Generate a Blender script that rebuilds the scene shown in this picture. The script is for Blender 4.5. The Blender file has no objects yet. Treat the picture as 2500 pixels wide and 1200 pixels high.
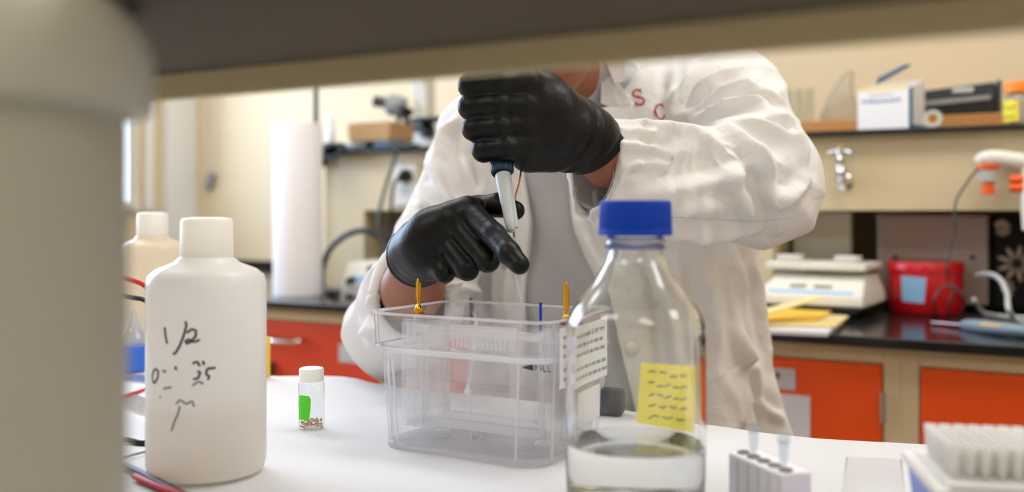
import bpy, math, random
import numpy as np
from mathutils import Vector, Matrix
from mathutils.bvhtree import BVHTree

SC = bpy.context.scene
COL = SC.collection
random.seed(7)

# ------------------------------------------------------------------ camera
FPX = 2430.0                       # focal length in pixels of the 2500 px wide frame
EYE = 1.135                        # eye height, about 22 cm above the bench tops
YAW = math.radians(30.05)
FW = Vector((-math.sin(YAW), math.cos(YAW), 0))
RT = Vector((math.cos(YAW), math.sin(YAW), 0))
HOR = 513.0
cam_d = bpy.data.cameras.new('camera')
cam = bpy.data.objects.new('camera', cam_d); COL.objects.link(cam)
cam.location = (0, 0, EYE)
cam.rotation_euler = (math.radians(90), 0, YAW)
cam_d.sensor_width = 36; cam_d.lens = 36 * FPX / 2500
cam_d.shift_y = -(600 - HOR) / 2500
cam_d.clip_start = 0.02
cam_d.dof.use_dof = True
cam_d.dof.focus_distance = 0.99
cam_d.dof.aperture_fstop = 3.0
SC.camera = cam

def P(px, py, Z):                  # a point seen at (px, py), Z metres in front of the camera
    return FW * Z + RT * ((px - 1250) / FPX * Z) + Vector((0, 0, EYE + (HOR - py) / FPX * Z))
def PY(px, py, y):                 # the same on the vertical plane Y = y
    k = (px - 1250) / FPX
    return P(px, py, y / (RT.y * k + FW.y))
def PZ(px, py, z):                 # the same on the horizontal plane at height z
    return P(px, py, (EYE - z) * FPX / (py - HOR))

# ------------------------------------------------------------------ world, exposure
TOP = 0.915                        # height of both bench tops
w = bpy.data.worlds.new('world'); SC.world = w; w.use_nodes = True
w.node_tree.nodes['Background'].inputs[0].default_value = (0.62, 0.76, 1.0, 1)
w.node_tree.nodes['Background'].inputs[1].default_value = 14.0
SC.view_settings.view_transform = 'Standard'
SC.view_settings.look = 'None'
SC.view_settings.gamma = 1
SC.view_settings.exposure = -0.42
SC.view_settings.use_curve_mapping = False
SC.cycles.use_denoising = True
SC.cycles.max_bounces = 14
SC.cycles.transparent_max_bounces = 24
SC.cycles.transmission_bounces = 12
SC.cycles.diffuse_bounces = 5
SC.cycles.sample_clamp_indirect = 6

# ------------------------------------------------------------------ materials
def lin(c):
    return tuple(((v / 255) / 12.92 if v <= 10.3 else (((v / 255) + 0.055) / 1.055) ** 2.4) for v in c) + (1,)
def mat(name, rgb, rough=0.5, metal=0.0, spec=0.5, bump=None, var=None, **kw):
    m = bpy.data.materials.new(name); m.use_nodes = True
    nt = m.node_tree; b = nt.nodes['Principled BSDF']
    b.inputs['Base Color'].default_value = lin(rgb)
    b.inputs['Roughness'].default_value = rough
    b.inputs['Metallic'].default_value = metal
    b.inputs['Specular IOR Level'].default_value = spec
    for k, v in kw.items():
        b.inputs[k.replace('_', ' ')].default_value = v
    tc = nt.nodes.new('ShaderNodeTexCoord')
    if bump:
        n = nt.nodes.new('ShaderNodeTexNoise'); n.inputs['Scale'].default_value = bump[0]; n.inputs['Detail'].default_value = 4
        bp = nt.nodes.new('ShaderNodeBump'); bp.inputs['Strength'].default_value = bump[1]; bp.inputs['Distance'].default_value = bump[2]
        nt.links.new(tc.outputs['Object'], n.inputs['Vector'])
        nt.links.new(n.outputs['Fac'], bp.inputs['Height']); nt.links.new(bp.outputs['Normal'], b.inputs['Normal'])
    if var:                                         # (scale, other colour)
        n = nt.nodes.new('ShaderNodeTexNoise'); n.inputs['Scale'].default_value = var[0]; n.inputs['Detail'].default_value = 3
        r = nt.nodes.new('ShaderNodeMixRGB'); r.inputs[1].default_value = lin(rgb); r.inputs[2].default_value = lin(var[1])
        nt.links.new(tc.outputs['Object'], n.inputs['Vector'])
        nt.links.new(n.outputs['Fac'], r.inputs[0]); nt.links.new(r.outputs[0], b.inputs['Base Color'])
    return m
def glow(name, rgb, s):
    m = bpy.data.materials.new(name); m.use_nodes = True
    b = m.node_tree.nodes['Principled BSDF']
    b.inputs['Base Color'].default_value = lin((240, 240, 240))
    b.inputs['Emission Color'].default_value = lin(rgb); b.inputs['Emission Strength'].default_value = s
    return m
def clear(name, tint=(250, 252, 255), gloss=1.0, haze=0.0, rough=0.03, ior=1.45, hazecol=(235, 238, 245)):
    """thin clear plastic: see-through with Fresnel reflections and, if wanted, a little milky scatter"""
    m = bpy.data.materials.new(name); m.use_nodes = True
    nt = m.node_tree; nt.nodes.clear()
    o = nt.nodes.new('ShaderNodeOutputMaterial')
    t = nt.nodes.new('ShaderNodeBsdfTransparent'); t.inputs[0].default_value = lin(tint)
    g = nt.nodes.new('ShaderNodeBsdfGlossy'); g.inputs['Roughness'].default_value = rough
    lw = nt.nodes.new('ShaderNodeLayerWeight'); lw.inputs['Blend'].default_value = 0.5
    pw = nt.nodes.new('ShaderNodeMath'); pw.operation = 'POWER'; pw.inputs[1].default_value = 5
    f0 = ((ior - 1) / (ior + 1)) ** 2
    f = nt.nodes.new('ShaderNodeMath'); f.operation = 'MULTIPLY_ADD'; f.inputs[1].default_value = 1 - f0; f.inputs[2].default_value = f0
    nt.links.new(lw.outputs['Facing'], pw.inputs[0]); nt.links.new(pw.outputs[0], f.inputs[0])
    mu = nt.nodes.new('ShaderNodeMath'); mu.operation = 'MULTIPLY'; mu.inputs[1].default_value = gloss; mu.use_clamp = True
    a = nt.nodes.new('ShaderNodeMixShader')
    nt.links.new(f.outputs[0], mu.inputs[0]); nt.links.new(mu.outputs[0], a.inputs[0])
    last = t.outputs[0]
    if haze > 0:
        d = nt.nodes.new('ShaderNodeBsdfDiffuse'); d.inputs[0].default_value = lin(hazecol)
        tl = nt.nodes.new('ShaderNodeBsdfTranslucent'); tl.inputs[0].default_value = lin(hazecol)
        dm = nt.nodes.new('ShaderNodeMixShader'); dm.inputs[0].default_value = 0.5
        nt.links.new(d.outputs[0], dm.inputs[1]); nt.links.new(tl.outputs[0], dm.inputs[2])
        h = nt.nodes.new('ShaderNodeMixShader'); h.inputs[0].default_value = haze
        nt.links.new(last, h.inputs[1]); nt.links.new(dm.outputs[0], h.inputs[2]); last = h.outputs[0]
    nt.links.new(last, a.inputs[1]); nt.links.new(g.outputs[0], a.inputs[2])
    nt.links.new(a.outputs[0], o.inputs[0])
    return m
def fabric(name, rgb, rough=0.9, wave=1400, strength=0.15):
    m = mat(name, rgb, rough, spec=0.2)
    nt = m.node_tree; b = nt.nodes['Principled BSDF']
    b.inputs['Sheen Weight'].default_value = 0.15
    tc = nt.nodes.new('ShaderNodeTexCoord')
    n = nt.nodes.new('ShaderNodeTexNoise'); n.inputs['Scale'].default_value = wave; n.inputs['Detail'].default_value = 2
    n2 = nt.nodes.new('ShaderNodeTexNoise'); n2.inputs['Scale'].default_value = 22; n2.inputs['Detail'].default_value = 3; n2.inputs['Distortion'].default_value = 1.5
    b1 = nt.nodes.new('ShaderNodeBump'); b1.inputs['Strength'].default_value = strength; b1.inputs['Distance'].default_value = 0.0006
    b2 = nt.nodes.new('ShaderNodeBump'); b2.inputs['Strength'].default_value = 0.5; b2.inputs['Distance'].default_value = 0.006
    for a in (n, n2): nt.links.new(tc.outputs['Object'], a.inputs['Vector'])
    nt.links.new(n.outputs['Fac'], b1.inputs['Height']); nt.links.new(n2.outputs['Fac'], b2.inputs['Height'])
    nt.links.new(b1.outputs['Normal'], b2.inputs['Normal']); nt.links.new(b2.outputs['Normal'], b.inputs['Normal'])
    return m

M = dict(
    wall=mat('wall_paint', (228, 208, 170), 0.7, bump=(60, 0.1, 0.002)),
    wall2=mat('ceiling_paint', (240, 238, 230), 0.8),
    floor=mat('floor_vinyl', (176, 168, 150), 0.4, var=(9, (150, 142, 126))),
    metal_beige=mat('beige_enamel', (210, 194, 156), 0.45),
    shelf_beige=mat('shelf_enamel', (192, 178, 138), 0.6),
    board=mat('dark_brown_board', (66, 52, 32), 0.8, bump=(80, .2, .001)),
    orange=mat('orange_laminate', (242, 86, 14), 0.42),
    redor=mat('red_orange_laminate', (216, 70, 40), 0.42),
    epoxy=mat('black_epoxy', (22, 24, 26), 0.16, var=(40, (28, 31, 34))),
    black=mat('black_plastic', (18, 19, 20), 0.45),
    rubber=mat('black_rubber', (14, 14, 15), 0.6),
    darkgrey=mat('dark_grey_plastic', (60, 66, 66), 0.5),
    grey=mat('grey_plastic', (150, 152, 150), 0.5),
    ltgrey=mat('light_grey_plastic', (198, 203, 200), 0.4),
    offwhite=mat('off_white_plastic', (228, 226, 212), 0.42),
    white=mat('white_plastic', (240, 240, 238), 0.4),
    paper=mat('white_paper', (222, 223, 226), 0.85, bump=(12, 0.25, 0.01)),
    towel=mat('paper_roll', (240, 238, 238), 0.95, bump=(160, 0.4, 0.002)),
    card=mat('cardboard', (184, 146, 98), 0.85),
    wood=mat('wood', (206, 150, 84), 0.6, var=(14, (184, 126, 64))),
    chrome=mat('chrome', (215, 215, 215), 0.15, 1.0),
    steel=mat('brushed_steel', (190, 190, 190), 0.35, 1.0),
    gold=mat('gold_plate', (224, 168, 50), 0.25, 1.0),
    red=mat('red_enamel', (196, 12, 24), 0.28),
    redp=mat('red_plastic', (200, 30, 30), 0.45),
    orangep=mat('orange_plastic', (246, 96, 20), 0.4),
    orangecap=mat('orange_cap', (248, 140, 24), 0.4),
    blue=mat('blue_cap', (0, 62, 176), 0.5, spec=0.25),
    bluebox=mat('blue_plastic', (70, 120, 214), 0.35),
    ltblue=mat('light_blue_label', (140, 190, 230), 0.7),
    cardblue=mat('blue_card', (44, 112, 156), 0.6),
    yellow=mat('yellow_label', (244, 226, 60), 0.7),
    yellow2=mat('pale_yellow_label', (240, 224, 92), 0.7),
    folder=mat('yellow_folder', (240, 196, 60), 0.7),
    manila=mat('manila', (232, 214, 150), 0.75),
    green=mat('green_tape', (84, 214, 34), 0.6),
    ink=mat('marker_ink', (70, 70, 92), 0.6),
    greyink=mat('smudged_ink', (140, 140, 148), 0.7),
    redthread=mat('red_thread', (170, 28, 34), 0.7),
    coat=fabric('white_coat_cotton', (230, 229, 226)),
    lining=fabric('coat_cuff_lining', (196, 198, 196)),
    shirt=fabric('grey_shirt_jersey', (184, 183, 184), wave=900),
    navy=fabric('grey_trousers', (134, 132, 138)),
    glove=mat('black_nitrile', (9, 12, 12), 0.40, spec=0.24, bump=(260, 0.3, 0.0012)),
    skin=mat('skin', (152, 92, 58), 0.5, Subsurface_Weight=0.15, Subsurface_Scale=0.01, bump=(500, 0.2, 0.0005), var=(30, (140, 80, 48))),
    hair=mat('brown_hair', (74, 50, 32), 0.7, bump=(300, 0.8, 0.003)),
    pipette=mat('pipette_grey', (186, 196, 196), 0.4),
    teal=mat('dark_blue_plastic', (18, 50, 78), 0.38),
    hdpe=clear('milky_plastic', (250, 250, 248), 0.9, 0.994, 0.25, 1.45, (250, 249, 245)),
    hdpe_liq=mat('bottle_liquid', (248, 240, 230), 0.6),
    capwhite=mat('ivory_cap', (250, 249, 240), 0.45),
    milk=mat('grey_white_plastic', (176, 174, 160), 0.6),
    acryl=clear('clear_acrylic', (255, 255, 255), 1.3, 0.05, 0.04, 1.49, (250, 250, 252)),
    acryl2=clear('hazy_acrylic', (255, 255, 255), 1.5, 0.18, 0.08, 1.49, (252, 251, 249)),
    edge=clear('frosted_edge', (255, 255, 255), 1.6, 0.4, 0.12, 1.49, (248, 249, 253)),
    water=clear('buffer_water', (254, 254, 255), 0.8, 0.02, 0.0, 1.33),
    tube=clear('clear_tube', (240, 245, 248), 1.2, 0.14, 0.1, 1.45),
    tint=clear('yellow_print', (248, 236, 120), 0.4, 0.75, 0.4, 1.3, (246, 228, 70)),
    bluecotton=mat('blue_liquid', (40, 110, 220), 0.3),
    amber=mat('tan_grains', (226, 186, 146), 0.8, var=(400, (196, 150, 104))),
    tan=clear('tan_bottle', (240, 220, 180), 0.9, 0.93, 0.25, 1.45, (242, 232, 212)),
    blueled=glow('blue_white_lamp', (190, 200, 255), 1.2),
    lamp=glow('ceiling_lamp', (255, 251, 248), 10.5),
    screen=mat('lcd', (120, 124, 110), 0.3),
)
def glassmat(name, col, ior, rough=0.0):
    m = bpy.data.materials.new(name); m.use_nodes = True
    b = m.node_tree.nodes['Principled BSDF']
    b.inputs['Base Color'].default_value = lin(col); b.inputs['Roughness'].default_value = rough
    b.inputs['Transmission Weight'].default_value = 1; b.inputs['IOR'].default_value = ior
    return m
M['glass'] = glassmat('bottle_glass', (252, 254, 252), 1.47)
M['liquid'] = glassmat('clear_liquid', (252, 253, 254), 1.33)

# ------------------------------------------------------------------ mesh helpers
def tag(o, label=None, cat=None, group=None, kind=None):
    if label: o['label'] = label
    if cat: o['category'] = cat
    if group: o['group'] = group
    if kind: o['kind'] = kind
    return o
def thing(name, label, cat, loc=(0, 0, 0), rz=0.0, group=None):
    o = bpy.data.objects.new(name, None); COL.objects.link(o)
    o.empty_display_size = 0.02
    o.location = loc; o.rotation_euler = (0, 0, rz)
    return tag(o, label, cat, group)
def rootmat(o):
    return Matrix.Translation(o.location) @ o.rotation_euler.to_matrix().to_4x4()

class MB:
    def __init__(s): s.v = []; s.f = []
    def add(s, vs, fs, mtx=None):
        n = len(s.v)
        s.v += [tuple(mtx @ Vector(v)) if mtx is not None else tuple(v) for v in vs]
        s.f += [tuple(i + n for i in f) for f in fs]; return s
    def box(s, c, d, rz=0.0, mtx=None):
        x, y, z = d[0] / 2, d[1] / 2, d[2] / 2
        vs = [(-x, -y, -z), (x, -y, -z), (x, y, -z), (-x, y, -z), (-x, -y, z), (x, -y, z), (x, y, z), (-x, y, z)]
        fs = [(0, 3, 2, 1), (4, 5, 6, 7), (0, 1, 5, 4), (1, 2, 6, 5), (2, 3, 7, 6), (3, 0, 4, 7)]
        m = Matrix.Translation(c) @ Matrix.Rotation(rz, 4, 'Z')
        if mtx is not None: m = Matrix.Translation(c) @ mtx
        return s.add(vs, fs, m)
    def span(s, a, b):
        a, b = Vector(a), Vector(b)
        return s.box((a + b) / 2, [abs(q) for q in (b - a)])
    def lathe(s, prof, seg=48, c=(0, 0, 0), closed=False, mtx=None):
        vs = []; fs = []
        n = len(prof)
        for r, z in prof:
            for k in range(seg):
                a = 2 * math.pi * k / seg
                vs.append((r * math.cos(a), r * math.sin(a), z))
        for i in range(n - 1 + (1 if closed else 0)):
            j = (i + 1) % n
            for k in range(seg):
                l = (k + 1) % seg
                fs.append((i * seg + k, i * seg + l, j * seg + l, j * seg + k))
        if not closed:
            if prof[0][0] > 1e-6: fs.append(tuple(range(seg))[::-1])
            if prof[-1][0] > 1e-6: fs.append(tuple((n - 1) * seg + k for k in range(seg)))
        m = Matrix.Translation(c)
        if mtx is not None: m = m @ mtx
        return s.add(vs, fs, m)
    def rod(s, a, b, r0, r1=None, seg=20):
        a, b = Vector(a), Vector(b); r1 = r0 if r1 is None else r1
        q = (b - a).to_track_quat('Z', 'Y').to_matrix().to_4x4()
        L = (b - a).length
        return s.lathe([(r0, 0), (r1, L)], seg, a, False, q)
    def lathe_on(s, prof, a, b, seg=28):              # profile along the axis a->b (z in metres from a)
        a, b = Vector(a), Vector(b)
        q = (b - a).to_track_quat('Z', 'Y').to_matrix().to_4x4()
        return s.lathe(prof, seg, a, False, q)
    def tube(s, pts, r, seg=10, smooth=8):
        pts = [Vector(p) for p in pts]
        if smooth and len(pts) > 2:
            q = [pts[0]] + pts + [pts[-1]]; out = []
            for i in range(1, len(q) - 2):
                for k in range(smooth):
                    t = k / smooth
                    out.append(0.5 * ((2 * q[i]) + (-q[i - 1] + q[i + 1]) * t + (2 * q[i - 1] - 5 * q[i] + 4 * q[i + 1] - q[i + 2]) * t * t + (-q[i - 1] + 3 * q[i] - 3 * q[i + 1] + q[i + 2]) * t ** 3))
            out.append(pts[-1]); pts = out
        vs = []; fs = []; up = Vector((0, 0, 1)); u = None
        for i, p in enumerate(pts):
            d = (pts[min(i + 1, len(pts) - 1)] - pts[max(i - 1, 0)]).normalized()
            if u is None:
                u = d.cross(up if abs(d.z) < 0.9 else Vector((1, 0, 0))).normalized()
            u = (u - d * u.dot(d)).normalized(); v = d.cross(u)
            rr = r(i / (len(pts) - 1)) if callable(r) else r
            for k in range(seg):
                a = 2 * math.pi * k / seg
                vs.append(p + u * (rr * math.cos(a)) + v * (rr * math.sin(a)))
        for i in range(len(pts) - 1):
            for k in range(seg):
                l = (k + 1) % seg
                fs.append((i * seg + k, i * seg + l, (i + 1) * seg + l, (i + 1) * seg + k))
        fs.append(tuple(range(seg))[::-1]); fs.append(tuple((len(pts) - 1) * seg + k for k in range(seg)))
        return s.add(vs, fs)
    def prism(s, poly, z0, z1, mtx=None):             # poly in XY, extruded in Z
        n = len(poly)
        vs = [(x, y, z0) for x, y in poly] + [(x, y, z1) for x, y in poly]
        fs = [tuple(range(n))[::-1], tuple(range(n, 2 * n))] + [(i, (i + 1) % n, n + (i + 1) % n, n + i) for i in range(n)]
        return s.add(vs, fs, mtx)
    def loops(s, rings, closed=False, caps=(True, True)):          # list of equal-length rings of points
        n = len(rings[0]); vs = [p for r in rings for p in r]; fs = []
        m = len(rings)
        for i in range(m - 1 + (1 if closed else 0)):
            j = (i + 1) % m
            for k in range(n):
                l = (k + 1) % n
                fs.append((i * n + k, i * n + l, j * n + l, j * n + k))
        if not closed:
            if caps[0]: fs.append(tuple(range(n))[::-1])
            if caps[1]: fs.append(tuple((m - 1) * n + k for k in range(n)))
        return s.add(vs, fs)

def obj(name, mb, m, parent=None, bevel=0.0, world=False, angle=40, solid=0.0, subd=0):
    me = bpy.data.meshes.new(name)
    me.from_pydata([tuple(v) for v in mb.v], [], mb.f); me.validate(); me.update()
    me.materials.append(M[m] if isinstance(m, str) else m)
    me.shade_smooth()
    try: me.set_sharp_from_angle(angle=math.radians(angle))
    except Exception: pass
    o = bpy.data.objects.new(name, me); COL.objects.link(o)
    if parent is not None:
        o.parent = parent
        if world:
            root = parent; mm = rootmat(root)
            if root.parent is not None: mm = rootmat(root.parent)
            o.matrix_parent_inverse = mm.inverted()
    if bevel:
        b = o.modifiers.new('bevel', 'BEVEL'); b.width = bevel; b.segments = 3; b.limit_method = 'ANGLE'
        b.angle_limit = math.radians(40); b.harden_normals = False
    if solid:
        q = o.modifiers.new('solid', 'SOLIDIFY'); q.thickness = solid; q.offset = 1
    if subd:
        q = o.modifiers.new('sub', 'SUBSURF'); q.levels = subd; q.render_levels = subd
    return o
def sub(name, mb, m, part, **kw):                     # a sub-part: coordinates stay those of the thing
    return obj(name, mb, m, part, **kw)
def struct(name, mb, m, **kw):
    return tag(obj(name, mb, m, None, **kw), kind='structure')

def bvh(o, mtx=None):
    me = o.data; mm = mtx if mtx is not None else Matrix.Identity(4)
    return BVHTree.FromPolygons([mm @ v.co for v in me.vertices], [tuple(p.vertices) for p in me.polygons])
def hit(tree, px, py, back=False):
    a = Vector((0, 0, EYE)); d = (P(px, py, 1.0) - a).normalized()
    if back: h = tree.ray_cast(a + d * 5, -d)
    else: h = tree.ray_cast(a, d)
    if h[0] is None: return None
    n = h[1]
    if n.dot(d) > 0: n = -n
    return h[0], n
def ink(tree, strokes, w=3.0, lift=0.0004, back=False, mb=None):
    """pen strokes given as they are seen on a surface; each becomes a raised line lying on it"""
    mb = mb or MB()
    for st in strokes:
        pts = []
        for i in range(len(st) - 1):
            a, b = st[i], st[i + 1]
            n = max(2, int(math.hypot(b[0] - a[0], b[1] - a[1]) / 5))
            for k in range(n): pts.append((a[0] + (b[0] - a[0]) * k / n, a[1] + (b[1] - a[1]) * k / n))
        pts.append(st[-1])
        hs = [hit(tree, x, y, back) for x, y in pts]
        hs = [h for h in hs if h]
        while len(hs) > 2 and (hs[-1][0] - hs[-2][0]).length > .015: hs.pop()
        cut = next((i for i in range(1, len(hs)) if (hs[i][0] - hs[i - 1][0]).length > .015), None)
        if cut: hs = hs[:cut]
        if len(hs) < 2: continue
        L, R = [], []
        for i, (p, n) in enumerate(hs):
            d = (hs[min(i + 1, len(hs) - 1)][0] - hs[max(i - 1, 0)][0])
            if d.length < 1e-7: d = Vector((0, 0, 1))
            t = n.cross(d.normalized()).normalized()
            ww = w * (p - Vector((0, 0, EYE))).length / FPX / 2
            o_ = n * (lift if not back else lift)
            L.append(p + t * ww + o_); R.append(p - t * ww + o_)
        base = len(L); vs = L + R
        mb.add(vs, [(i, i + 1, base + i + 1, base + i) for i in range(base - 1)])
    return mb
def patch(tree, quad, nu=14, nv=14, lift=0.0006, back=False):
    """a sheet (label, pocket) lying on a surface between four corners tl, tr, br, bl"""
    mb = MB(); vs = []; ok = []
    for j in range(nv + 1):
        for i in range(nu + 1):
            u, v = i / nu, j / nv
            x = (1 - v) * ((1 - u) * quad[0][0] + u * quad[1][0]) + v * ((1 - u) * quad[3][0] + u * quad[2][0])
            y = (1 - v) * ((1 - u) * quad[0][1] + u * quad[1][1]) + v * ((1 - u) * quad[3][1] + u * quad[2][1])
            h = hit(tree, x, y, back)
            vs.append(h[0] + h[1] * lift if h else Vector((0, 0, 0))); ok.append(h is not None)
    fs = []
    for j in range(nv):
        for i in range(nu):
            q = (j * (nu + 1) + i, j * (nu + 1) + i + 1, (j + 1) * (nu + 1) + i + 1, (j + 1) * (nu + 1) + i)
            if all(ok[k] for k in q): fs.append(q)
    mb.add(vs, fs)
    used = sorted({k for f in mb.f for k in f}); mp = {k: i for i, k in enumerate(used)}
    mb.v = [mb.v[k] for k in used]; mb.f = [tuple(mp[k] for k in f) for f in mb.f]
    return mb

def thinpaper(name, col, t=0.5):
    m = bpy.data.materials.new(name); m.use_nodes = True
    nt = m.node_tree; nt.nodes.clear()
    o = nt.nodes.new('ShaderNodeOutputMaterial'); d = nt.nodes.new('ShaderNodeBsdfDiffuse'); tl = nt.nodes.new('ShaderNodeBsdfTranslucent'); x = nt.nodes.new('ShaderNodeMixShader')
    d.inputs[0].default_value = lin(col); tl.inputs[0].default_value = lin(col); x.inputs[0].default_value = t
    nt.links.new(d.outputs[0], x.inputs[1]); nt.links.new(tl.outputs[0], x.inputs[2]); nt.links.new(x.outputs[0], o.inputs[0]); return m
M['hdpe_liq'] = clear('bottle_liquid_clear', (250, 246, 240), .5, .22, .1, 1.33, (248, 238, 226))
M['label_thin'] = thinpaper('translucent_yellow_label', (255, 240, 96), .75)
M['tipw'] = thinpaper('white_tip_plastic', (252, 252, 250), .35)
M['olive'] = mat('olive_plate', (186, 180, 146), .5)
M['lid'] = clear('thin_clear_lid', (255, 255, 255), .7, .06, .1, 1.45, (252, 252, 252))
# ================================================================== THE ROOM
XL, XR, YB, YF, CZ = -3.1, 2.6, -2.4, 2.8, 2.7
struct('floor', MB().span((XL - .1, YB - .1, -.06), (XR + .1, YF + .1, 0)), 'floor')
struct('ceiling', MB().span((XL - .1, YB - .1, CZ), (XR + .1, YF + .1, CZ + .06)), 'wall2')
struct('wall_back', MB().span((XL - .1, YF, 0), (XR + .1, YF + .1, CZ)), 'wall')
struct('wall_front', MB().span((XL - .1, YB - .1, 0), (XR + .1, YB, CZ)), 'wall')
struct('wall_right', MB().span((XR, YB, 0), (XR + .1, YF, CZ)), 'wall')
WY0, WY1, WZ0, WZ1 = 0.5, 2.53, 1.135, 2.35
wl = MB().span((XL - .1, YB, 0), (XL, YF, WZ0)).span((XL - .1, YB, WZ1), (XL, YF, CZ))
wl.span((XL - .1, YB, WZ0), (XL, WY0, WZ1)).span((XL - .1, WY1, WZ0), (XL, YF, WZ1))
struct('wall_left', wl, 'wall')
win = thing('window_1', None, None, (XL, (WY0 + WY1) / 2, WZ0)); tag(win, kind='structure')
hy = (WY1 - WY0) / 2; hz = WZ1 - WZ0
fr = MB()
fr.span((-.08, -hy, 0), (.02, -hy + .045, hz)).span((-.08, hy - .045, 0), (.02, hy, hz))
fr.span((-.08, -hy, 0), (.03, hy, .03)).span((-.08, -hy, hz - .04), (.02, hy, hz))
fr.span((-.06, -.02, 0), (.0, .02, hz)).span((-.06, -hy, .37), (.012, hy, .40))
obj('window_frame', fr, 'offwhite', win, bevel=.003)
obj('pane', MB().span((-.045, -hy + .04, .03), (-.039, hy - .04, hz - .04)), clear('window_glass', (250, 252, 255), 1, 0), win)
struct('trim_1', MB().span((XL, 2.655, TOP), (XL + .035, YF, CZ)), 'white', bevel=.004)
struct('trim_2', MB().span((XL, 2.565, WZ0), (XL + .02, 2.60, CZ)), 'white', bevel=.003)
# daylight through the window: a portal for the sky
pd = bpy.data.lights.new('window_portal', 'AREA'); pd.shape = 'RECTANGLE'; pd.size = WY1 - WY0; pd.size_y = hz
po = bpy.data.objects.new('window_portal', pd); COL.objects.link(po)
po.location = (XL - .11, (WY0 + WY1) / 2, WZ0 + hz / 2); po.rotation_euler = (math.radians(90), 0, math.radians(-90))
pd.cycles.is_portal = True
# ceiling lamps
k = 0
lampwords = {(-1.9, 1.35): 'left end of the row above the aisle', (-.1, 1.35): 'middle of the row above the aisle', (1.7, 1.35): 'right end of the row above the aisle',
             (-1.3, -.9): 'left of the two behind the camera', (1.3, -.9): 'right of the two behind the camera'}
proto = None
for (x, y), wd in lampwords.items():
    if proto is None:
        L = thing('ceiling_light', 'recessed ceiling light panel, ' + wd, 'light', (x, y, CZ), 0, 'ceiling light panels')
        f_ = MB().span((-.63, -.33, -.03), (.63, -.30, 0)).span((-.63, .30, -.03), (.63, .33, 0)).span((-.63, -.3, -.03), (-.60, .3, 0)).span((.60, -.3, -.03), (.63, .3, 0))
        a1 = obj('lamp_frame', f_, 'white', L)
        a2 = obj('diffuser', MB().span((-.6, -.3, -.02), (.6, .3, -.006)), 'lamp', L); proto = (L, a1, a2)
    else:
        L = proto[0].copy(); COL.objects.link(L); L.location = (x, y, CZ); L['label'] = 'recessed ceiling light panel, ' + wd
        for c in proto[1:]:
            q = c.copy(); COL.objects.link(q); q.parent = L

# ---- blind cord on the far wall
t = thing('blind_cord', 'looped window blind cord with a grey weight hanging on the far wall', 'cord', PY(518, 440, YF - .03))
c0 = PY(508, 150, YF - .02); c1 = PY(530, 150, YF - .02)
m_ = MB().tube([c0, PY(507, 300, YF - .02), PY(507, 430, YF - .02)], .0022, 6).tube([c1, PY(530, 300, YF - .02), PY(524, 420, YF - .02)], .0022, 6)
obj('cord_loop', m_, 'ltgrey', t, world=True)
m_ = MB().lathe_on([(.004, 0), (.014, .01), (.018, .03), (.012, .055), (.004, .075)], PY(509, 465, YF - .02), PY(511, 420, YF - .02), 14).rod(PY(509, 430, YF - .02), PY(523, 428, YF - .02), .010)
obj('cord_weight', m_, 'grey', t, world=True)

# ================================================================== THE BACK BENCH
CF = 1.81                                  # front edge of the black worktop
ct = MB().span((XL, CF, TOP - .019), (XR, YF, TOP))
tag(obj('worktop', ct, 'epoxy', bevel=.003), 'glossy black epoxy worktop running along the back wall', 'worktop')
tag(obj('backsplash', MB().span((XL, YF - .02, TOP), (-2.0, YF, TOP + .03)), 'epoxy', bevel=.002), 'low black backsplash strip behind the worktop at far left', 'backsplash')
CY = 1.84
def cabinet(x0, x1, label, color, drawer=False, pull='left', doors=1, extra=None):
    t = thing('base_cabinet', label, 'cabinet', ((x0 + x1) / 2, CY, 0), 0, 'base cabinets under the back worktop')
    wd = (x1 - x0); h = TOP - .0195
    b = MB()
    b.span((-wd / 2, .004, .1), (wd / 2, .55, h))                           # carcass
    st = .029
    b.span((-wd / 2, -.004, .1), (-wd / 2 + st, .02, h)).span((wd / 2 - st, -.004, .1), (wd / 2, .02, h))
    b.span((-wd / 2 + st, -.004, h - .029), (wd / 2 - st, .02, h)).span((-wd / 2 + st, -.004, .1), (wd / 2 - st, .02, .125))
    b.span((-wd / 2, .06, 0), (wd / 2, .5, .1))
    obj('carcass', b, 'metal_beige', t, bevel=.0015)
    g = .003
    zt = h - .029 - g
    if drawer:
        d = obj('drawer', MB().span((-wd / 2 + st + g, -.006, zt - .19), (wd / 2 - st - g, .014, zt)), color, t, bevel=.002)
        for q in [-.16 if extra == 'pull' else 0]:
            m_ = MB().tube([(q - .045, -.006, zt - .035), (q - .045, -.028, zt - .036), (q, -.034, zt - .036), (q + .045, -.028, zt - .036), (q + .045, -.006, zt - .035)], .005, 8)
            obj('handle', m_, 'chrome', d)
        obj('door', MB().span((-wd / 2 + st + g, -.006, .13), (wd / 2 - st - g, .014, zt - .196)), color, t, bevel=.002)
    else:
        d = obj('door', MB().span((-wd / 2 + st + g, -.006, .13), (wd / 2 - st - g, .014, zt)), color, t, bevel=.002)
    return t, d, zt, wd
cabinet(-.281, .36, 'orange door cabinet right of the wide beige upright, behind the white tips', 'orange')
tc_, dc_, zt_, wd_ = cabinet(-.92, -.281, 'orange door cabinet behind the lab coat, with taped papers on it', 'orange')
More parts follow.
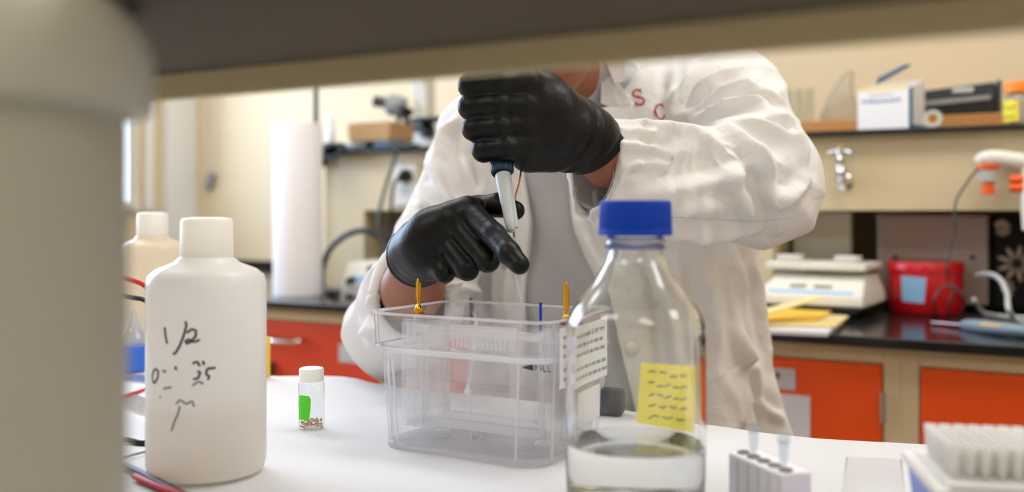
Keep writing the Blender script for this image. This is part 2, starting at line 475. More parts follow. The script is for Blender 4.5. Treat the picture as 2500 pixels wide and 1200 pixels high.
# hinge, label holder, taped sheet (placed where the photo shows them on the door)
def on(px, py, y=CY - .008): return PY(px, py, y)
a = on(2148, 955); b = on(2160, 1030)
obj('hinge', MB().rod(PY(2155, 957, CY - .012), PY(2155, 1031, CY - .012), .0045, .0045, 14), 'steel', dc_, world=False).matrix_parent_inverse = Matrix.Translation((-(-.92 - .281) / 2, -CY, 0))
def flat(name, px0, py0, px1, py1, m, t, cat=None, label=None, y=CY - .0065, th=.0012, group=None):
    A = PY(px0, py0, y); B = PY(px1, py1, y)
    C = PY(px0, py1, y)
    o = obj(name, MB().span((A.x, y - th, A.z), (B.x, y, min(B.z, C.z))), m, t, world=t is not None)
    if label: tag(o, label, cat, group)
    return o
flat('taped_sheet', 1850, 955, 1978, 1085, 'paper', None, 'paper', 'white sheet taped on the orange door beside the coat')
lh = flat('label_holder', 1872, 895, 1942, 946, 'ltgrey', tc_)
lh2 = flat('label_mark', 1895, 908, 1903, 922, 'darkgrey', tc_, y=CY - .0078)
tr_, dr_, _, _ = cabinet(-1.385, -.92, 'red-orange cabinet seen through the clear tank, behind the person', 'redor', True)
tl_, dl_, _, _ = cabinet(-2.02, -1.385, 'red-orange drawer cabinet left of the person with a chrome pull', 'redor')
flat('label_holder', 828, 838, 905, 882, 'ltgrey', tl_)
flat('label_holder', 1072, 976, 1132, 1008, 'ltgrey', tr_)
pull = MB().tube([on(668, 822), on(668, 824) + Vector((0, -.03, 0)), on(705, 828) + Vector((0, -.036, 0)), on(744, 829) + Vector((0, -.03, 0)), on(744, 827)], .0062, 8)
obj('handle', pull, 'chrome', tl_, world=True)
pull = MB().span(PY(640, 884, CY - .03), PY(672, 915, CY - .007))
obj('latch', pull, 'darkgrey', tl_, world=True, bevel=.003)
cabinet(-2.66, -2.02, 'red-orange cabinet hidden behind the white marked bottle', 'redor', True)
cabinet(-3.09, -2.66, 'red-orange cabinet nearest the far left corner', 'redor', True)

# ---- beige service rack on the worktop with niches, and the long black shelf on it
RY = 2.22; RZ0, RZ1 = 1.135, 1.2935
XA = PY(793, 400, RY).x; XB = PY(889, 400, RY).x; XC = -.86; XD = PY(1886, 600, RY).x; XE = .42
r = MB().span((XA, RY, RZ0), (XR - .02, 2.79, RZ1))
r.span((XA, RY, TOP), (XB, 2.79, RZ0)).span((XC, RY, TOP), (XD, 2.79, RZ0)).span((XE, RY, TOP), (XR - .02, 2.79, RZ0))
r.span((XA, 2.62, TOP), (XR - .02, 2.79, RZ0))
rack = obj('service_rack', r, 'metal_beige')
tag(rack, 'beige service panel above the back worktop, with open niches below', 'panel')
SZ = 1.3055
tag(obj('reagent_shelf', MB().span((XA - .02, 2.19, RZ1), (XR - .02, 2.79, SZ)), 'epoxy', bevel=.002), 'long black shelf on top of the beige service panel', 'shelf')

# ---- outlet with plug, cables
t = thing('power_outlet', 'beige double power outlet on the panel left of the person', 'outlet', PY(990, 450, RY))
A = PY(962, 402, RY); B = PY(1020, 502, RY)
obj('cover_plate', MB().span((A.x, RY - .006, A.z), (B.x, RY, B.z)), 'offwhite', t, bevel=.002, world=True)
for yy in (425, 462):
    A = PY(976, yy - 14, RY); B = PY(1006, yy + 14, RY)
    C = (A + B) / 2
    so_ = obj('socket', MB().rod((C.x, RY - .004, C.z), (C.x, RY - .0075, C.z), .0175, .017, 28), 'ltgrey', t, world=True)
    obj('socket_hole', MB().rod((C.x, RY - .0076, C.z), (C.x, RY - .0082, C.z), .0105, .010, 24), 'darkgrey', so_).matrix_parent_inverse = rootmat(t).inverted()
t = thing('plug', 'black plug pushed into the upper socket left of the coat', 'plug', PY(990, 430, RY - .02))
obj('plug_body', MB().lathe_on([(.008, 0), (.017, .004), (.019, .02), (.010, .034), (.007, .05)], PY(996, 427, RY - .006), PY(975, 436, RY - .05), 16), 'black', t, world=True)
def cable(name, pts, r_, m, label, cat='cable', group=None):
    o = obj(name, MB().tube(pts, r_, 10, 8), m); return tag(o, label, cat, group)
cable('power_cable', [PY(977, 436, RY - .052), PY(962, 450, RY - .05), PY(955, 510, RY - .04), PY(954, 560, RY - .03), PY(951, 610, RY - .03), PY(955, 660, RY), PZ(960, 712, TOP + .004)], .0045, 'black', 'thin black cable dropping straight from the outlet plug')
cable('power_cable', [PY(975, 330, 2.25), PY(969, 352, 2.17), PY(960, 400, 2.17), PY(943, 450, 2.15), PY(925, 520, 2.10), PY(926, 565, 2.09), PY(940, 600, 2.09), PY(965, 620, 2.09), PZ(1010, 712, TOP + .004)], .005, 'darkgrey', 'grey cable hanging in a curve from the black shelf')
cable('power_cable', [PZ(826, 716, TOP + .009), PZ(812, 714, TOP + .009), PZ(790, 702, TOP + .008), PY(786, 660, 2.15), PY(803, 612, 2.14), PY(838, 578, 2.13), PY(880, 563, 2.13), PY(925, 573, 2.13), PY(950, 600, 2.13), PY(975, 640, 2.12), PZ(1020, 720, TOP + .006)], .0085, 'black', 'thick black cable arching over the worktop to the white power supply')
p0 = PZ(789, 700, TOP)
t = thing('support_rod', 'thin black vertical rod at the left end of the panel', 'rod', (XA - .012, 2.195, TOP))
obj('rod', MB().rod((0, 0, 0), (0, 0, .9), .0075), 'darkgrey', t)
obj('clamp', MB().rod((-.012, -.012, .39), (.012, .012, .39), .016).box((.0, 0, .36), (.05, .035, .03)), 'black', t, bevel=.003)
mb = MB()
for i in range(7):
    a = i * .9
    pts = [PY(808 + 27 * math.cos(q + a) + (i % 3) * 4, 366 + 15 * math.sin(q + a * .7) + (i % 2) * 4, 2.15 + .006 * i) for q in [j * math.pi / 5 for j in range(11)]]
    mb.tube(pts, .0042, 7, 3)
tag(obj('cable_bundle', mb, 'black'), 'tangled bundle of black cable at the left end of the shelf', 'cable')

# ---- white paper roll
pz = PZ(713, 727, TOP); c_ = Vector((pz.x, pz.y, TOP)) + Vector((-.03, .06, 0))
t = thing('paper_roll', 'tall white roll of bench paper standing on the black worktop', 'roll', PZ(713, 726, TOP) + FW * .066)
R_, H_ = .0625, .443
pr = [(R_ - .002, 0), (R_, .002), (R_, H_ - .003), (R_ - .002, H_), (.022, H_), (.022, 0)]
obj('rolled_paper', MB().lathe(pr, 64, closed=True), 'towel', t)
obj('core', MB().lathe([(.022, .002), (.022, H_ - .002), (.019, H_ - .002), (.019, .002)], 32, closed=True), 'card', t)

# ---- white and blue power supply
p = PZ(845, 722, TOP)
t = thing('power_supply', 'white and blue power supply box on the worktop behind the sleeve', 'power supply', (p.x + .09, p.y + .07, TOP))
b = MB().loops([[(x, y, z) for (y, z) in [(-.09, .008), (-.09, .03), (-.065, .086), (.04, .09), (.04, .008)]] for x in (-.09, .09)])
obj('housing', b, 'offwhite', t, bevel=.004)
obj('lower_trim', MB().span((-.088, -.092, .008), (.088, -.089, .03)), 'ltgrey', t)
def slope(u0, u1, v0, v1, lift=.0015):      # a patch on the sloping front
    a0 = Vector((0, -.09, .03)); a1 = Vector((0, -.065, .086)); n = (a1 - a0).cross(Vector((1, 0, 0))).normalized() * -1
    vs = [a0.lerp(a1, v) + Vector((u, 0, 0)) + n * lift for u, v in ((u0, v0), (u1, v0), (u1, v1), (u0, v1))]
    return MB().add(vs, [(0, 1, 2, 3)])
obj('blue_panel', slope(-.06, .075, .15, .42), 'ltblue', t)
obj('display', slope(-.02, .03, .62, .88), 'black', t)
obj('dial', MB().rod((-.05, -.092, .045), (-.05, -.112, .04), .009), 'black', t)
for sx in (-1, 1):
    for sy in (-1, 1): obj('foot', MB().rod((sx * .075, sy * .05 - .025, 0), (sx * .075, sy * .05 - .025, .01), .009), 'rubber', t)

# ================================================================== ON THE BLACK SHELF, LEFT
def sh(px, y, z=SZ): q = PY(px, 300, y); return Vector((q.x, y, z))
A = sh(848, 2.27); B = sh(988, 2.27); wbx = B.x - A.x - .05
for i, (x_, w_, m_, lab) in enumerate([(848, .075, 'ltgrey', 'flat light grey slide box under the left end of the cardboard box'), (918, .055, 'ltblue', 'flat pale blue box under the right end of the cardboard box')]):
    q = sh(x_, 2.31)
    tt = thing('slide_box', lab, 'box', (q.x + w_ / 2, 2.35, SZ), 0, 'flat boxes under the cardboard box')
    obj('box_base', MB().span((-w_ / 2, -.05, 0), (w_ / 2, .05, .018)), 'darkgrey', tt, bevel=.002)
    obj('lid', MB().span((-w_ / 2 - .001, -.051, .018), (w_ / 2 + .001, .051, .029)), m_, tt, bevel=.002)
q = sh(851, 2.29, SZ + .0295)
t = thing('cardboard_box', 'small brown cardboard box on the black shelf beside the microscope', 'box', (q.x + .075, 2.35, SZ + .0295))
obj('box_body', MB().span((-.075, -.06, 0), (.075, .06, .052)), 'card', t, bevel=.002)
obj('flap', MB().span((-.075, -.06, .0525), (-.003, .06, .0545)).span((.003, -.06, .0525), (.075, .06, .0545)), 'card', t)
obj('flap', MB().span((-.076, -.061, .02), (-.0755, .061, .05)), 'card', t)
# microscope: built around its column
q = sh(1012, 2.50)
t = thing('microscope', 'white compound microscope with grey head on the black shelf', 'microscope', (q.x, 2.53, SZ))
t.scale = (1, 1, 1)
e = 1
b = MB().span((-.062, -.075, .006), (.10, .06, .034))
obj('base', b, 'offwhite', t, bevel=.008)
obj('base_foot', MB().span((-.055, -.08, 0), (.10, .06, .008)).span((-.035, -.088, .006), (.05, -.07, .03)), 'black', t, bevel=.003)
ring = lambda z, cx, cy, a, b_: [(cx + a * sx, cy + b_ * sy, z) for sx, sy in ((-1, -1), (1, -1), (1, 1), (-1, 1))]
obj('arm', MB().loops([ring(.03, -.0, .02, .042, .035), ring(.055, -.0, .025, .030, .028), ring(.12, 0, .028, .024, .026), ring(.2, 0, .022, .026, .026), ring(.27, 0, .0, .03, .04)]), 'offwhite', t, bevel=.006)
hd = MB().lathe_on([(.0, 0), (.028, .002), (.034, .02), (.034, .052), (.026, .06)], (-.045, -.015, .150), (-.13, -.04, .166), 28)
obj('head', hd, 'grey', t)
for s_ in (-1, 1):
    ey = obj('eyepiece', MB().lathe_on([(.013, 0), (.013, .02), (.018, .021), (.018, .036), (.014, .038)], (-.098, -.03 + s_ * .019, .16), (-.145, -.05 + s_ * .019, .175), 18), 'darkgrey', t)
obj('nosepiece', MB().lathe_on([(0, 0), (.024, .003), (.03, .012), (.026, .025), (0, .026)], (-.02, -.045, .15), (-.035, -.05, .11), 24), 'black', t)
for i in range(3):
    a = i * 1.3 - 1.2
    obj('objective_lens', MB().lathe_on([(.009, 0), (.009, .022), (.006, .03), (.004, .034)], (-.032 + .014 * math.cos(a), -.05 + .014 * math.sin(a), .127), (-.05 + .05 * math.cos(a), -.058 + .05 * math.sin(a), .05), 14), 'black', t)
obj('stage', MB().span((.03, -.09, .098), (.125, .01, .108)), 'black', t, bevel=.003)
obj('condenser', MB().lathe([(.012, .05), (.024, .055), (.024, .08), (.014, .098)], 20, (.055, -.04, 0)), 'black', t)
obj('focus_knob', MB().rod((.0, -.035, .088), (.058, -.05, .088), .021), 'darkgrey', t)
obj('lamp_house', MB().span((.05, -.03, .034), (.11, .03, .052)), 'ltgrey', t, bevel=.005)
q = sh(1108, 2.36)
t = thing('squeeze_bottle', 'pale bluish white bottle on the shelf beside the microscope', 'bottle', (q.x, 2.45, SZ))
obj('bottle_body', MB().lathe([(.022, 0), (.026, .004), (.026, .12), (.018, .14), (.012, .15), (.012, .165)], 28), mat('pale_blue_plastic', (208, 216, 255), .4), t)
obj('cap', MB().lathe([(.015, .158), (.015, .18), (.004, .19), (.003, .23)], 20), 'white', t)
q = sh(808, 2.24)
t = thing('small_bottle', 'thin white dropper bottle near the left end of the shelf', 'bottle', (q.x, 2.24, SZ))
obj('bottle_body', MB().lathe([(.010, 0), (.0125, .003), (.0125, .07), (.007, .08)], 20), 'white', t)
obj('cap', MB().lathe([(.009, .078), (.009, .095), (.003, .11)], 16), 'white', t)
# ================================================================== ON THE BLACK SHELF, RIGHT
A = sh(1925, 2.30); B = sh(2450, 2.30)
tag(obj('wooden_board', MB().span((A.x, 2.34, SZ), (B.x, 2.66, SZ + .036)), 'wood', bevel=.002), 'long light wooden board lying on the black shelf', 'board')
WZ = SZ + .0362
q = PY(1985, 260, 2.40)
for i, (px, wd) in enumerate([(1900, 'leftmost'), (1925, 'second from left'), (1950, 'third from left'), (1976, 'rightmost')]):
    q = PY(px, 300, 2.42)
    o = obj('glass_plate', MB().box((q.x, 2.42, WZ + .040), (.019, .1, .080), rz=.25), 'olive', bevel=.002)
    tag(o, wd + ' of the four greenish plates standing upright on the wooden board', 'plate', 'upright plates on the wooden board')
q = PY(2040, 300, 2.52)
t = thing('plastic_bag', 'crumpled clear plastic bag with white tubes on the wooden board', 'bag', (q.x, 2.52, WZ))
rings = []
for i, (z, a, b_) in enumerate([(0, .042, .04), (.02, .046, .045), (.05, .038, .04), (.08, .028, .03), (.105, .020, .018), (.125, .014, .010), (.135, .004, .004)]):
    rr = []
    for k_ in range(26):
        an = 2 * math.pi * k_ / 26; wv = 1 + .10 * math.sin(3 * an + i * 1.1) + .06 * math.sin(7 * an + i * 2)
        rr.append((a * math.cos(an) * wv + .006 * i, b_ * math.sin(an) * wv, z))
    rings.append(rr)
obj('bag_film', MB().loops(rings), clear('bag_film', (240, 238, 230), 1.2, .42, .2, 1.4, (226, 222, 206)), t)
# tissue box
PL = PY(2097, 313, 2.235); PR = PY(2212, 311, 2.235)
wb = (PR.x - PL.x); t = thing('tissue_box', 'white and blue carton of wipes with its lid torn open', 'box', ((PL.x + PR.x) / 2, 2.24 + .001, SZ), math.radians(-13))
s_ = .105
zf = .086; zb = .112; d_ = .088
b = MB()
hw = .0555
b.add([(-hw, 0, 0), (hw, 0, 0), (hw, d_, 0), (-hw, d_, 0), (-hw, 0, zf), (hw, 0, zf), (hw, d_, zb), (-hw, d_, zb),
       (-hw + .004, .003, zf), (hw - .004, .003, zf), (hw - .004, d_ - .003, zb), (-hw + .004, d_ - .003, zb), (-hw + .004, .003, .03), (hw - .004, .003, .03), (hw - .004, d_ - .003, .03), (-hw + .004, d_ - .003, .03)],
      [(0, 3, 2, 1), (0, 1, 5, 4), (2, 3, 7, 6), (3, 0, 4, 7), (1, 2, 6, 5), (4, 5, 9, 8), (5, 6, 10, 9), (6, 7, 11, 10), (7, 4, 8, 11), (8, 9, 13, 12), (9, 10, 14, 13), (10, 11, 15, 14), (11, 8, 12, 15), (12, 13, 14, 15)])
crt_ = obj('carton', b, 'white', t)
obj('side_print', MB().add([(hw + .0006, .0, 0), (hw + .0006, .02, 0), (hw + .0006, .02, zf + .006), (hw + .0006, 0, zf)], [(0, 1, 2, 3)]).add([(hw + .0006, .02, .0), (hw + .0006, d_, .0), (hw + .0006, d_, .012), (hw + .0006, .02, .012)], [(0, 1, 2, 3)]), 'cardblue', t)
lid = MB().loops([[(-hw + .008, d_ - .01, zb - .004), (-hw + .008, d_ - .008, zb), (hw - .012, d_ - .045, zb + .030), (hw - .012, d_ - .047, zb + .026)], [(-hw + .03, d_ - .055, zb + .002), (-hw + .03, d_ - .053, zb + .006), (hw - .016, d_ - .075, zb + .026), (hw - .016, d_ - .077, zb + .022)]])
obj('torn_lid', lid, 'cardblue', t)
obj('inner_wall', MB().span((-hw + .006, .01, .03), (hw - .006, .013, zf + .012)), 'manila', t)
tr = bvh(crt_, rootmat(t))
random.seed(3)
def scribble(x0, y0, x1, y1, n=7, amp=5):
    out = []; x = x0; k_ = 0
    for i in range(n):
        a = x0 + (x1 - x0) * i / n; b_ = x0 + (x1 - x0) * (i + .75) / n; yb = y0 + (y1 - y0) * i / n
        out.append([(a, yb + random.uniform(-amp, amp)), ((a + b_) / 2, yb + random.uniform(-amp, amp)), (b_, yb + random.uniform(-amp, amp))])
    return out
obj('print_line', ink(tr, scribble(2104, 249, 2200, 243, 9, 3), 5), 'cardblue', t, world=True)
obj('print_line', ink(tr, scribble(2122, 233, 2180, 229, 6, 2), 3), 'grey', t, world=True)
# black case
A = PY(2248, 278, 2.36); B = PY(2432, 274, 2.36)
t = thing('black_case', 'black folding case with silver strip lying on the wooden board', 'case', ((A.x + B.x) / 2, 2.36, WZ))
hw = (B.x - A.x) / 2; hz_ = PY(2340, 205, 2.36).z - WZ
obj('case_body', MB().span((-hw, 0, 0), (hw, .16, hz_ * .5)), 'rubber', t, bevel=.004)
obj('case_lid', MB().loops([[(-hw, 0, hz_ * .5), (hw, 0, hz_ * .5), (hw, .16, hz_ * .52), (-hw, .16, hz_ * .52)], [(-hw + .003, .01, hz_ * .86), (hw - .003, .01, hz_ * 1.02), (hw - .003, .16, hz_ * 1.02), (-hw + .003, .16, hz_ * .86)]]), 'rubber', t, bevel=.003)
obj('silver_strip', MB().loops([[(-hw + .004, -.003, hz_ * .34), (-hw + .004, -.001, hz_ * .34), (-hw + .004, -.001, hz_ * .5), (-hw + .004, -.003, hz_ * .5)], [(hw - .01, -.003, hz_ * .46), (hw - .01, -.001, hz_ * .46), (hw - .01, -.001, hz_ * .60), (hw - .01, -.003, hz_ * .60)]]), 'grey', t)
obj('name_plate', MB().box((.01, .004, hz_ * .80), (.042, .006, .012)), 'ltgrey', t, bevel=.002)
obj('side_clip', MB().span((hw, .01, .0), (hw + .008, .05, hz_ * 1.08)), 'darkgrey', t, bevel=.002)
# tape roll standing on its rim
q = PY(2278, 292, 2.22)
t = thing('tape_roll', 'small clear roll of tape standing on edge beside the carton', 'tape', (q.x, 2.222, SZ))
rr_ = .0185
obj('tape', MB().lathe([(rr_, -.008), (rr_, .008), (.012, .008), (.012, -.008)], 36, (0, 0, rr_), True, Matrix.Rotation(math.radians(90), 4, 'X') ), 'ltgrey', t)
obj('core', MB().lathe([(.012, -.007), (.012, .007), (.0095, .007), (.0095, -.007)], 30, (0, 0, rr_), True, Matrix.Rotation(math.radians(90), 4, 'X')), 'manila', t)
# orange capped bottle
q = PY(2486, 302, 2.225)
t = thing('media_bottle', 'small glass bottle with orange cap and yellow label on the shelf', 'bottle', (q.x, 2.228, SZ))
e = (q - Vector((0, 0, EYE))).length / FPX
bb_ = obj('bottle_body', MB().lathe([(.0, .003), (.026, .003), (.0285, .006), (.0285, .045), (.022, .058), (.019, .062), (.019, .066)], 36), clear('small_bottle_glass', (232, 228, 216), 1.2, .25, .1), t)
obj('cap', MB().lathe([(.0245, .063), (.0255, .064), (.0255, .083), (.024, .086), (0, .086)], 40), 'orangecap', t)
tr = bvh(bb_, rootmat(t))
lb = obj('label', patch(tr, [(2444, 245), (2486, 245), (2488, 299), (2442, 301)], lift=.0008), 'yellow', t, world=True)
lb.visible_shadow = True
obj('handwriting', ink(tr, scribble(2450, 262, 2480, 260, 4, 4) + scribble(2448, 286, 2480, 284, 5, 2), 2.5, lift=.0014), 'ink', t, world=True)

# ---- chrome gas tap on the panel
q = PY(2058, 430, RY)
t = thing('gas_tap', 'chrome gas tap with a cross handle on the beige panel', 'tap', (q.x, RY, q.z))
e = q.length / FPX
obj('flange', MB().lathe_on([(.0, 0), (.018, 0), (.018, .004), (.011, .008), (.009, .014)], (.004, -.0, -.012), (.004, -.05, -.012), 24), 'chrome', t)
obj('body', MB().lathe_on([(0, 0), (.012, .001), (.0135, .010), (.010, .018), (.0125, .026), (.0085, .034), (.008, .044), (.011, .05), (.006, .056), (.005, .066)], (.004, -.028, -.016), (-.002, -.028, .06), 24), 'chrome', t)
obj('spout', MB().lathe_on([(.010, 0), (.011, .008), (.0075, .016), (.0065, .030), (.008, .034), (.004, .040)], (.002, -.03, -.004), (.012, -.06, -.03), 20), 'chrome', t)
obj('cross_handle', MB().tube([(-.025, -.022, .049), (-.012, -.026, .052), (0, -.028, .053), (.012, -.03, .052), (.025, -.034, .049)], lambda u: .0036 + .0022 * abs(2 * u - 1), 12).lathe_on([(.008, 0), (.0085, .012), (.005, .016)], (0, -.028, .045), (0, -.028, .065), 18), 'chrome', t)
obj('index_button', MB().lathe_on([(.006, 0), (.006, .003), (0, .004)], (0, -.028, .061), (0, -.028, .08), 18), 'yellow', t)

# ---- pipette controller hung on the panel at the right edge
q = PY(2440, 430, 2.17)
t = thing('pipette_controller', 'white pistol-shaped pipette controller with orange nose at the right edge', 'pipette controller', (q.x, 2.17, q.z))
W = lambda px, py, y=2.17: PY(px, py, y)
obj('body', MB().tube([W(2392, 398), W(2400, 388), W(2430, 385), W(2470, 390), W(2520, 398), W(2550, 410)], lambda u: .011 + .005 * min(1, u * 3), 18), 'offwhite', t, world=True)
obj('grip', MB().tube([W(2520, 395), W(2518, 440), W(2516, 500), W(2520, 560)], .0175, 18), 'offwhite', t, world=True)
obj('nose', MB().lathe_on([(0, 0), (.022, 0), (.0215, .006), (.014, .012), (.011, .035), (.012, .05), (.0115, .056), (0, .056)], W(2411, 405), W(2412, 470), 26), 'orangep', t, world=True)
obj('nose_collar', MB().lathe_on([(.0185, 0), (.0175, .012), (.0155, .024), (.013, .026)], W(2411, 413), W(2412, 470), 26), 'ltgrey', t, world=True)
for yy in (437, 458): obj('trigger', MB().rod(W(2466, yy, 2.165), W(2508, yy + 1, 2.165), .0085), 'orangep', t, world=True)
obj('wall_hook', MB().span(W(2440, 380, 2.18), W(2500, 400, 2.22)), 'offwhite', t, world=True, bevel=.002)
cable('charger_cable', [W(2390, 408, 2.16), W(2372, 430, 2.15), W(2345, 470, 2.13), W(2332, 500, 2.12), W(2330, 560, 2.12), W(2318, 620, 2.12), W(2312, 650, 2.10), W(2316, 680, 2.13), W(2328, 705, 2.13), W(2318, 740, 2.13), PZ(2320, 775, TOP + .003), PZ(2340, 775, TOP + .003), W(2355, 735, 2.13), W(2330, 700, 2.12), W(2295, 705, 2.12), W(2280, 740, 2.12), PZ(2285, 768, TOP + .003)], .0023, 'darkgrey', 'thin dark cable hanging from the pipette controller before the red tin')

# ================================================================== ON THE BACK WORKTOP, RIGHT
# grey panels in the niche
A = PY(1936, 515, 2.35); B = PY(2077, 660, 2.35)
mb = MB(); r_ = .02
poly = [(A.x, TOP), (B.x - r_, TOP), (B.x - r_ * .3, TOP + r_ * .3), (B.x, TOP + r_), (B.x, RZ0 - .004), (A.x, RZ0 - .004)]
mb.prism([(x, z) for x, z in poly], -2.375, -2.35, Matrix.Rotation(math.radians(90), 4, 'X'))
tag(obj('grey_tray', mb, mat('aged_grey_plastic', (200, 198, 184), .6), bevel=.002), 'grey plastic tray standing upright in the right niche behind the balance', 'tray')
A = PY(2146, 515, 2.40); B = PY(2412, 655, 2.40)
t = thing('instrument_box', 'large mauve-grey instrument housing in the niche behind the red tin', 'instrument', ((A.x + B.x) / 2, 2.445, TOP))
hw = (B.x - A.x) / 2
obj('housing', MB().span((-hw, -.045, .012), (hw, .065, .21)), mat('mauve_grey_enamel', (192, 178, 174), .55), t, bevel=.004)
for s_ in (-1, 1): obj('foot', MB().rod((s_ * (hw - .02), -.02, 0), (s_ * (hw - .02), -.02, .014), .01), 'rubber', t)
obj('edge_strip', MB().span((-hw - .003, -.047, .012), (-hw + .004, -.04, .21)), 'ltgrey', t)
for px in (2186, 2375):
    q = PY(px, 628, 2.40); obj('screw', MB().rod((q.x - (A.x + B.x) / 2, -.045, q.z - TOP), (q.x - (A.x + B.x) / 2, -.049, q.z - TOP), .006), 'darkgrey', t)
# black bag with pale floral print
A = PY(2418, 515, 2.41)
t = thing('printed_bag', 'black fabric bag with pale floral print at the right end of the niche', 'bag', (A.x + .11, 2.45, TOP))
obj('bag_body', MB().span((-.11, -.04, 0), (.11, .05, .21)), mat('black_print_fabric', (14, 14, 15), .8), t, bevel=.012)
fm = MB()
def leaf(cx, cz, L, ang, wd=.3):
    c = Vector((cx, -.0415, cz)); d = Vector((math.cos(ang), 0, math.sin(ang))); n = Vector((-d.z, 0, d.x))
    pts = [c + d * (L * u) + n * (L * wd * math.sin(math.pi * u)) for u in (0, .25, .5, .75, 1)] + [c + d * (L * u) - n * (L * wd * math.sin(math.pi * u)) for u in (.75, .5, .25)]
    fm.add(pts, [tuple(range(8))])
x0 = -.11
for a in range(9): leaf(-.058 + .008 * math.cos(a * .7), .105 + .008 * math.sin(a * .7), .034, a * .7, .14)
for a in range(4): leaf(-.09, .05, .03, 1.0 - a * .5, .16)
leaf(-.104, .19, .035, -.15, .35); leaf(-.10, .172, .03, .1, .3); leaf(-.0, .16, .05, .4, .25); leaf(.02, .06, .05, 1.1, .2)
obj('floral_print', fm, mat('print_cream', (196, 180, 160), .8), t)
# balance
q = PZ(1888, 738, TOP)
bx = PY(2020, 700, 2.20).x
t = thing('digital_balance', 'white twin-display laboratory balance on the black worktop', 'balance', (PY(1996, 700, 2.14).x, 2.10, TOP), math.radians(-3))
t.scale = (.9, .9, .96)
e = 2.1 / FPX
def ringb(z, x0, x1, y0, y1): return [(x0, y0, z), (x1, y0, z), (x1, y1, z), (x0, y1, z)]
obj('underbody', MB().loops([ringb(.004, -.118, .085, .0, .17), ringb(.026, -.13, .118, -.03, .185)]), mat('balance_grey', (120, 128, 128), .5), t, bevel=.004)
obj('housing', MB().loops([ringb(.026, -.132, .12, -.032, .19), ringb(.048, -.132, .118, -.03, .19), ringb(.074, -.108, .108, .03, .185), ringb(.088, -.104, .104, .05, .18)]), 'offwhite', t, bevel=.004)
fp = lambda u, v, l=.001: Vector((u, -.03 + (.06) * v, .048 + .026 * v)) + Vector((0, -.026, .06)).normalized() * l * -1 + Vector((0, -.0006, .0018))
def fpatch(u0, u1, v0, v1, l=.0): return MB().add([fp(u0, v0), fp(u1, v0), fp(u1, v1), fp(u0, v1)], [(0, 1, 2, 3)])
obj('blue_stripe', fpatch(-.10, .095, .12, .30), 'ltblue', t)
obj('display', fpatch(-.055, -.018, .5, .72), 'screen', t); obj('display', fpatch(.0, .042, .5, .72), 'screen', t)
obj('pan_support', MB().lathe([(.05, .085), (.05, .10)], 28, (0, .11, 0)), 'darkgrey', t)
obj('weighing_pan', MB().loops([ringb(.098, -.118, .108, .03, .19), ringb(.100, -.121, .111, .027, .193), ringb(.112, -.121, .111, .027, .193), ringb(.114, -.118, .108, .03, .19)]), 'offwhite', t, bevel=.002)
for x_ in (-.07, .065):
    tt = obj('weighing_tray', MB().loops([ringb(.1145, x_ - .022, x_ + .024, .03, .07), ringb(.13, x_ - .026, x_ + .028, .026, .074)]), 'white', t, bevel=.002)
# red tin
q = PZ(2296, 772, TOP)
c_ = q + FW * .074
t = thing('red_tin', 'round red tin with a pale blue label on the black worktop', 'tin', c_)
tin_ = obj('tin_body', MB().lathe([(0, .002), (.072, .002), (.075, .006), (.075, .085), (.0735, .089)], 64), 'red', t)
obj('lid', MB().lathe([(.0735, .087), (.0765, .088), (.0765, .108), (.074, .111), (.06, .109), (0, .109)], 64), 'red', t)
tr = bvh(tin_, rootmat(t))
obj('label', patch(tr, [(2200, 672), (2262, 678), (2256, 740), (2203, 735)], lift=.0008), 'ltblue', t, world=True)
# papers and folders
q = PZ(1874, 818, TOP)
def sheet(name, pts, z0, z1, m, label, cat='folder', group='papers stacked at the worktop edge', bend=0):
    mb = MB().prism([(p.x, p.y) for p in pts], z0, z1); o = obj(name, mb, m, bevel=.0008); return tag(o, label, cat, group)
b4 = [PZ(1800, 812, TOP), PZ(2020, 822, TOP), PZ(2062, 785, TOP), PZ(1840, 770, TOP)]
sheet('paper_stack', b4, TOP + .0003, TOP + .008, 'paper', 'white stack of papers lowest in the pile by the coat', 'paper')
b5 = [PZ(1800, 806, TOP), PZ(2040, 812, TOP), PZ(2072, 786, TOP), PZ(1840, 772, TOP)]
sheet('manila_folder', b5, TOP + .0085, TOP + .013, 'manila', 'manila folder in the middle of the pile by the coat')
b6 = [PZ(1790, 800, TOP), PZ(1990, 802, TOP), PZ(2030, 780, TOP), PZ(1860, 770, TOP)]
sheet('yellow_folder', b6, TOP + .0135, TOP + .0175, 'folder', 'yellow folder on top of the pile by the coat')
p0 = Vector(PZ(1800, 790, TOP + .02)); p1 = P(2012, 728, p0.dot(FW) + .12)
d = (p1 - p0).normalized(); n = FW * .05
mb = MB().loops([[p0, p0 + n, p0 + n + Vector((0, 0, .006)), p0 + Vector((0, 0, .004))], [p1, p1 + n, p1 + n + Vector((0, 0, .002)), p1 + Vector((0, 0, .002))]])
tag(obj('lifted_folder', mb, 'manila'), 'pale folder tilted upward over the yellow folder, touching the balance', 'folder', 'papers stacked at the worktop edge')
# probe thermometer / handheld tool
a = PZ(2275, 786, TOP + .006); b_ = PZ(2352, 792, TOP + .008); c_ = PZ(2430, 800, TOP + .012); d_ = PZ(2540, 812, TOP + .012)
t = thing('probe_thermometer', 'grey handheld probe with a yellow window lying on the worktop', 'thermometer', (a.x, a.y, TOP))
obj('probe', MB().rod(a, b_, .0018, .0022), 'steel', t, world=True)
obj('body', MB().tube([b_, b_.lerp(c_, .3), c_, d_], lambda u: .008 + .004 * math.sin(3.1 * u), 16), mat('blue_grey_plastic', (132, 150, 160), .4), t, world=True)
wq = PZ(2395, 790, TOP + .022); wr = PZ(2440, 795, TOP + .022)
obj('window', MB().box((wq + wr) / 2, (.035, .010, .003), math.radians(-28)), 'folder', t, world=True, bevel=.001)
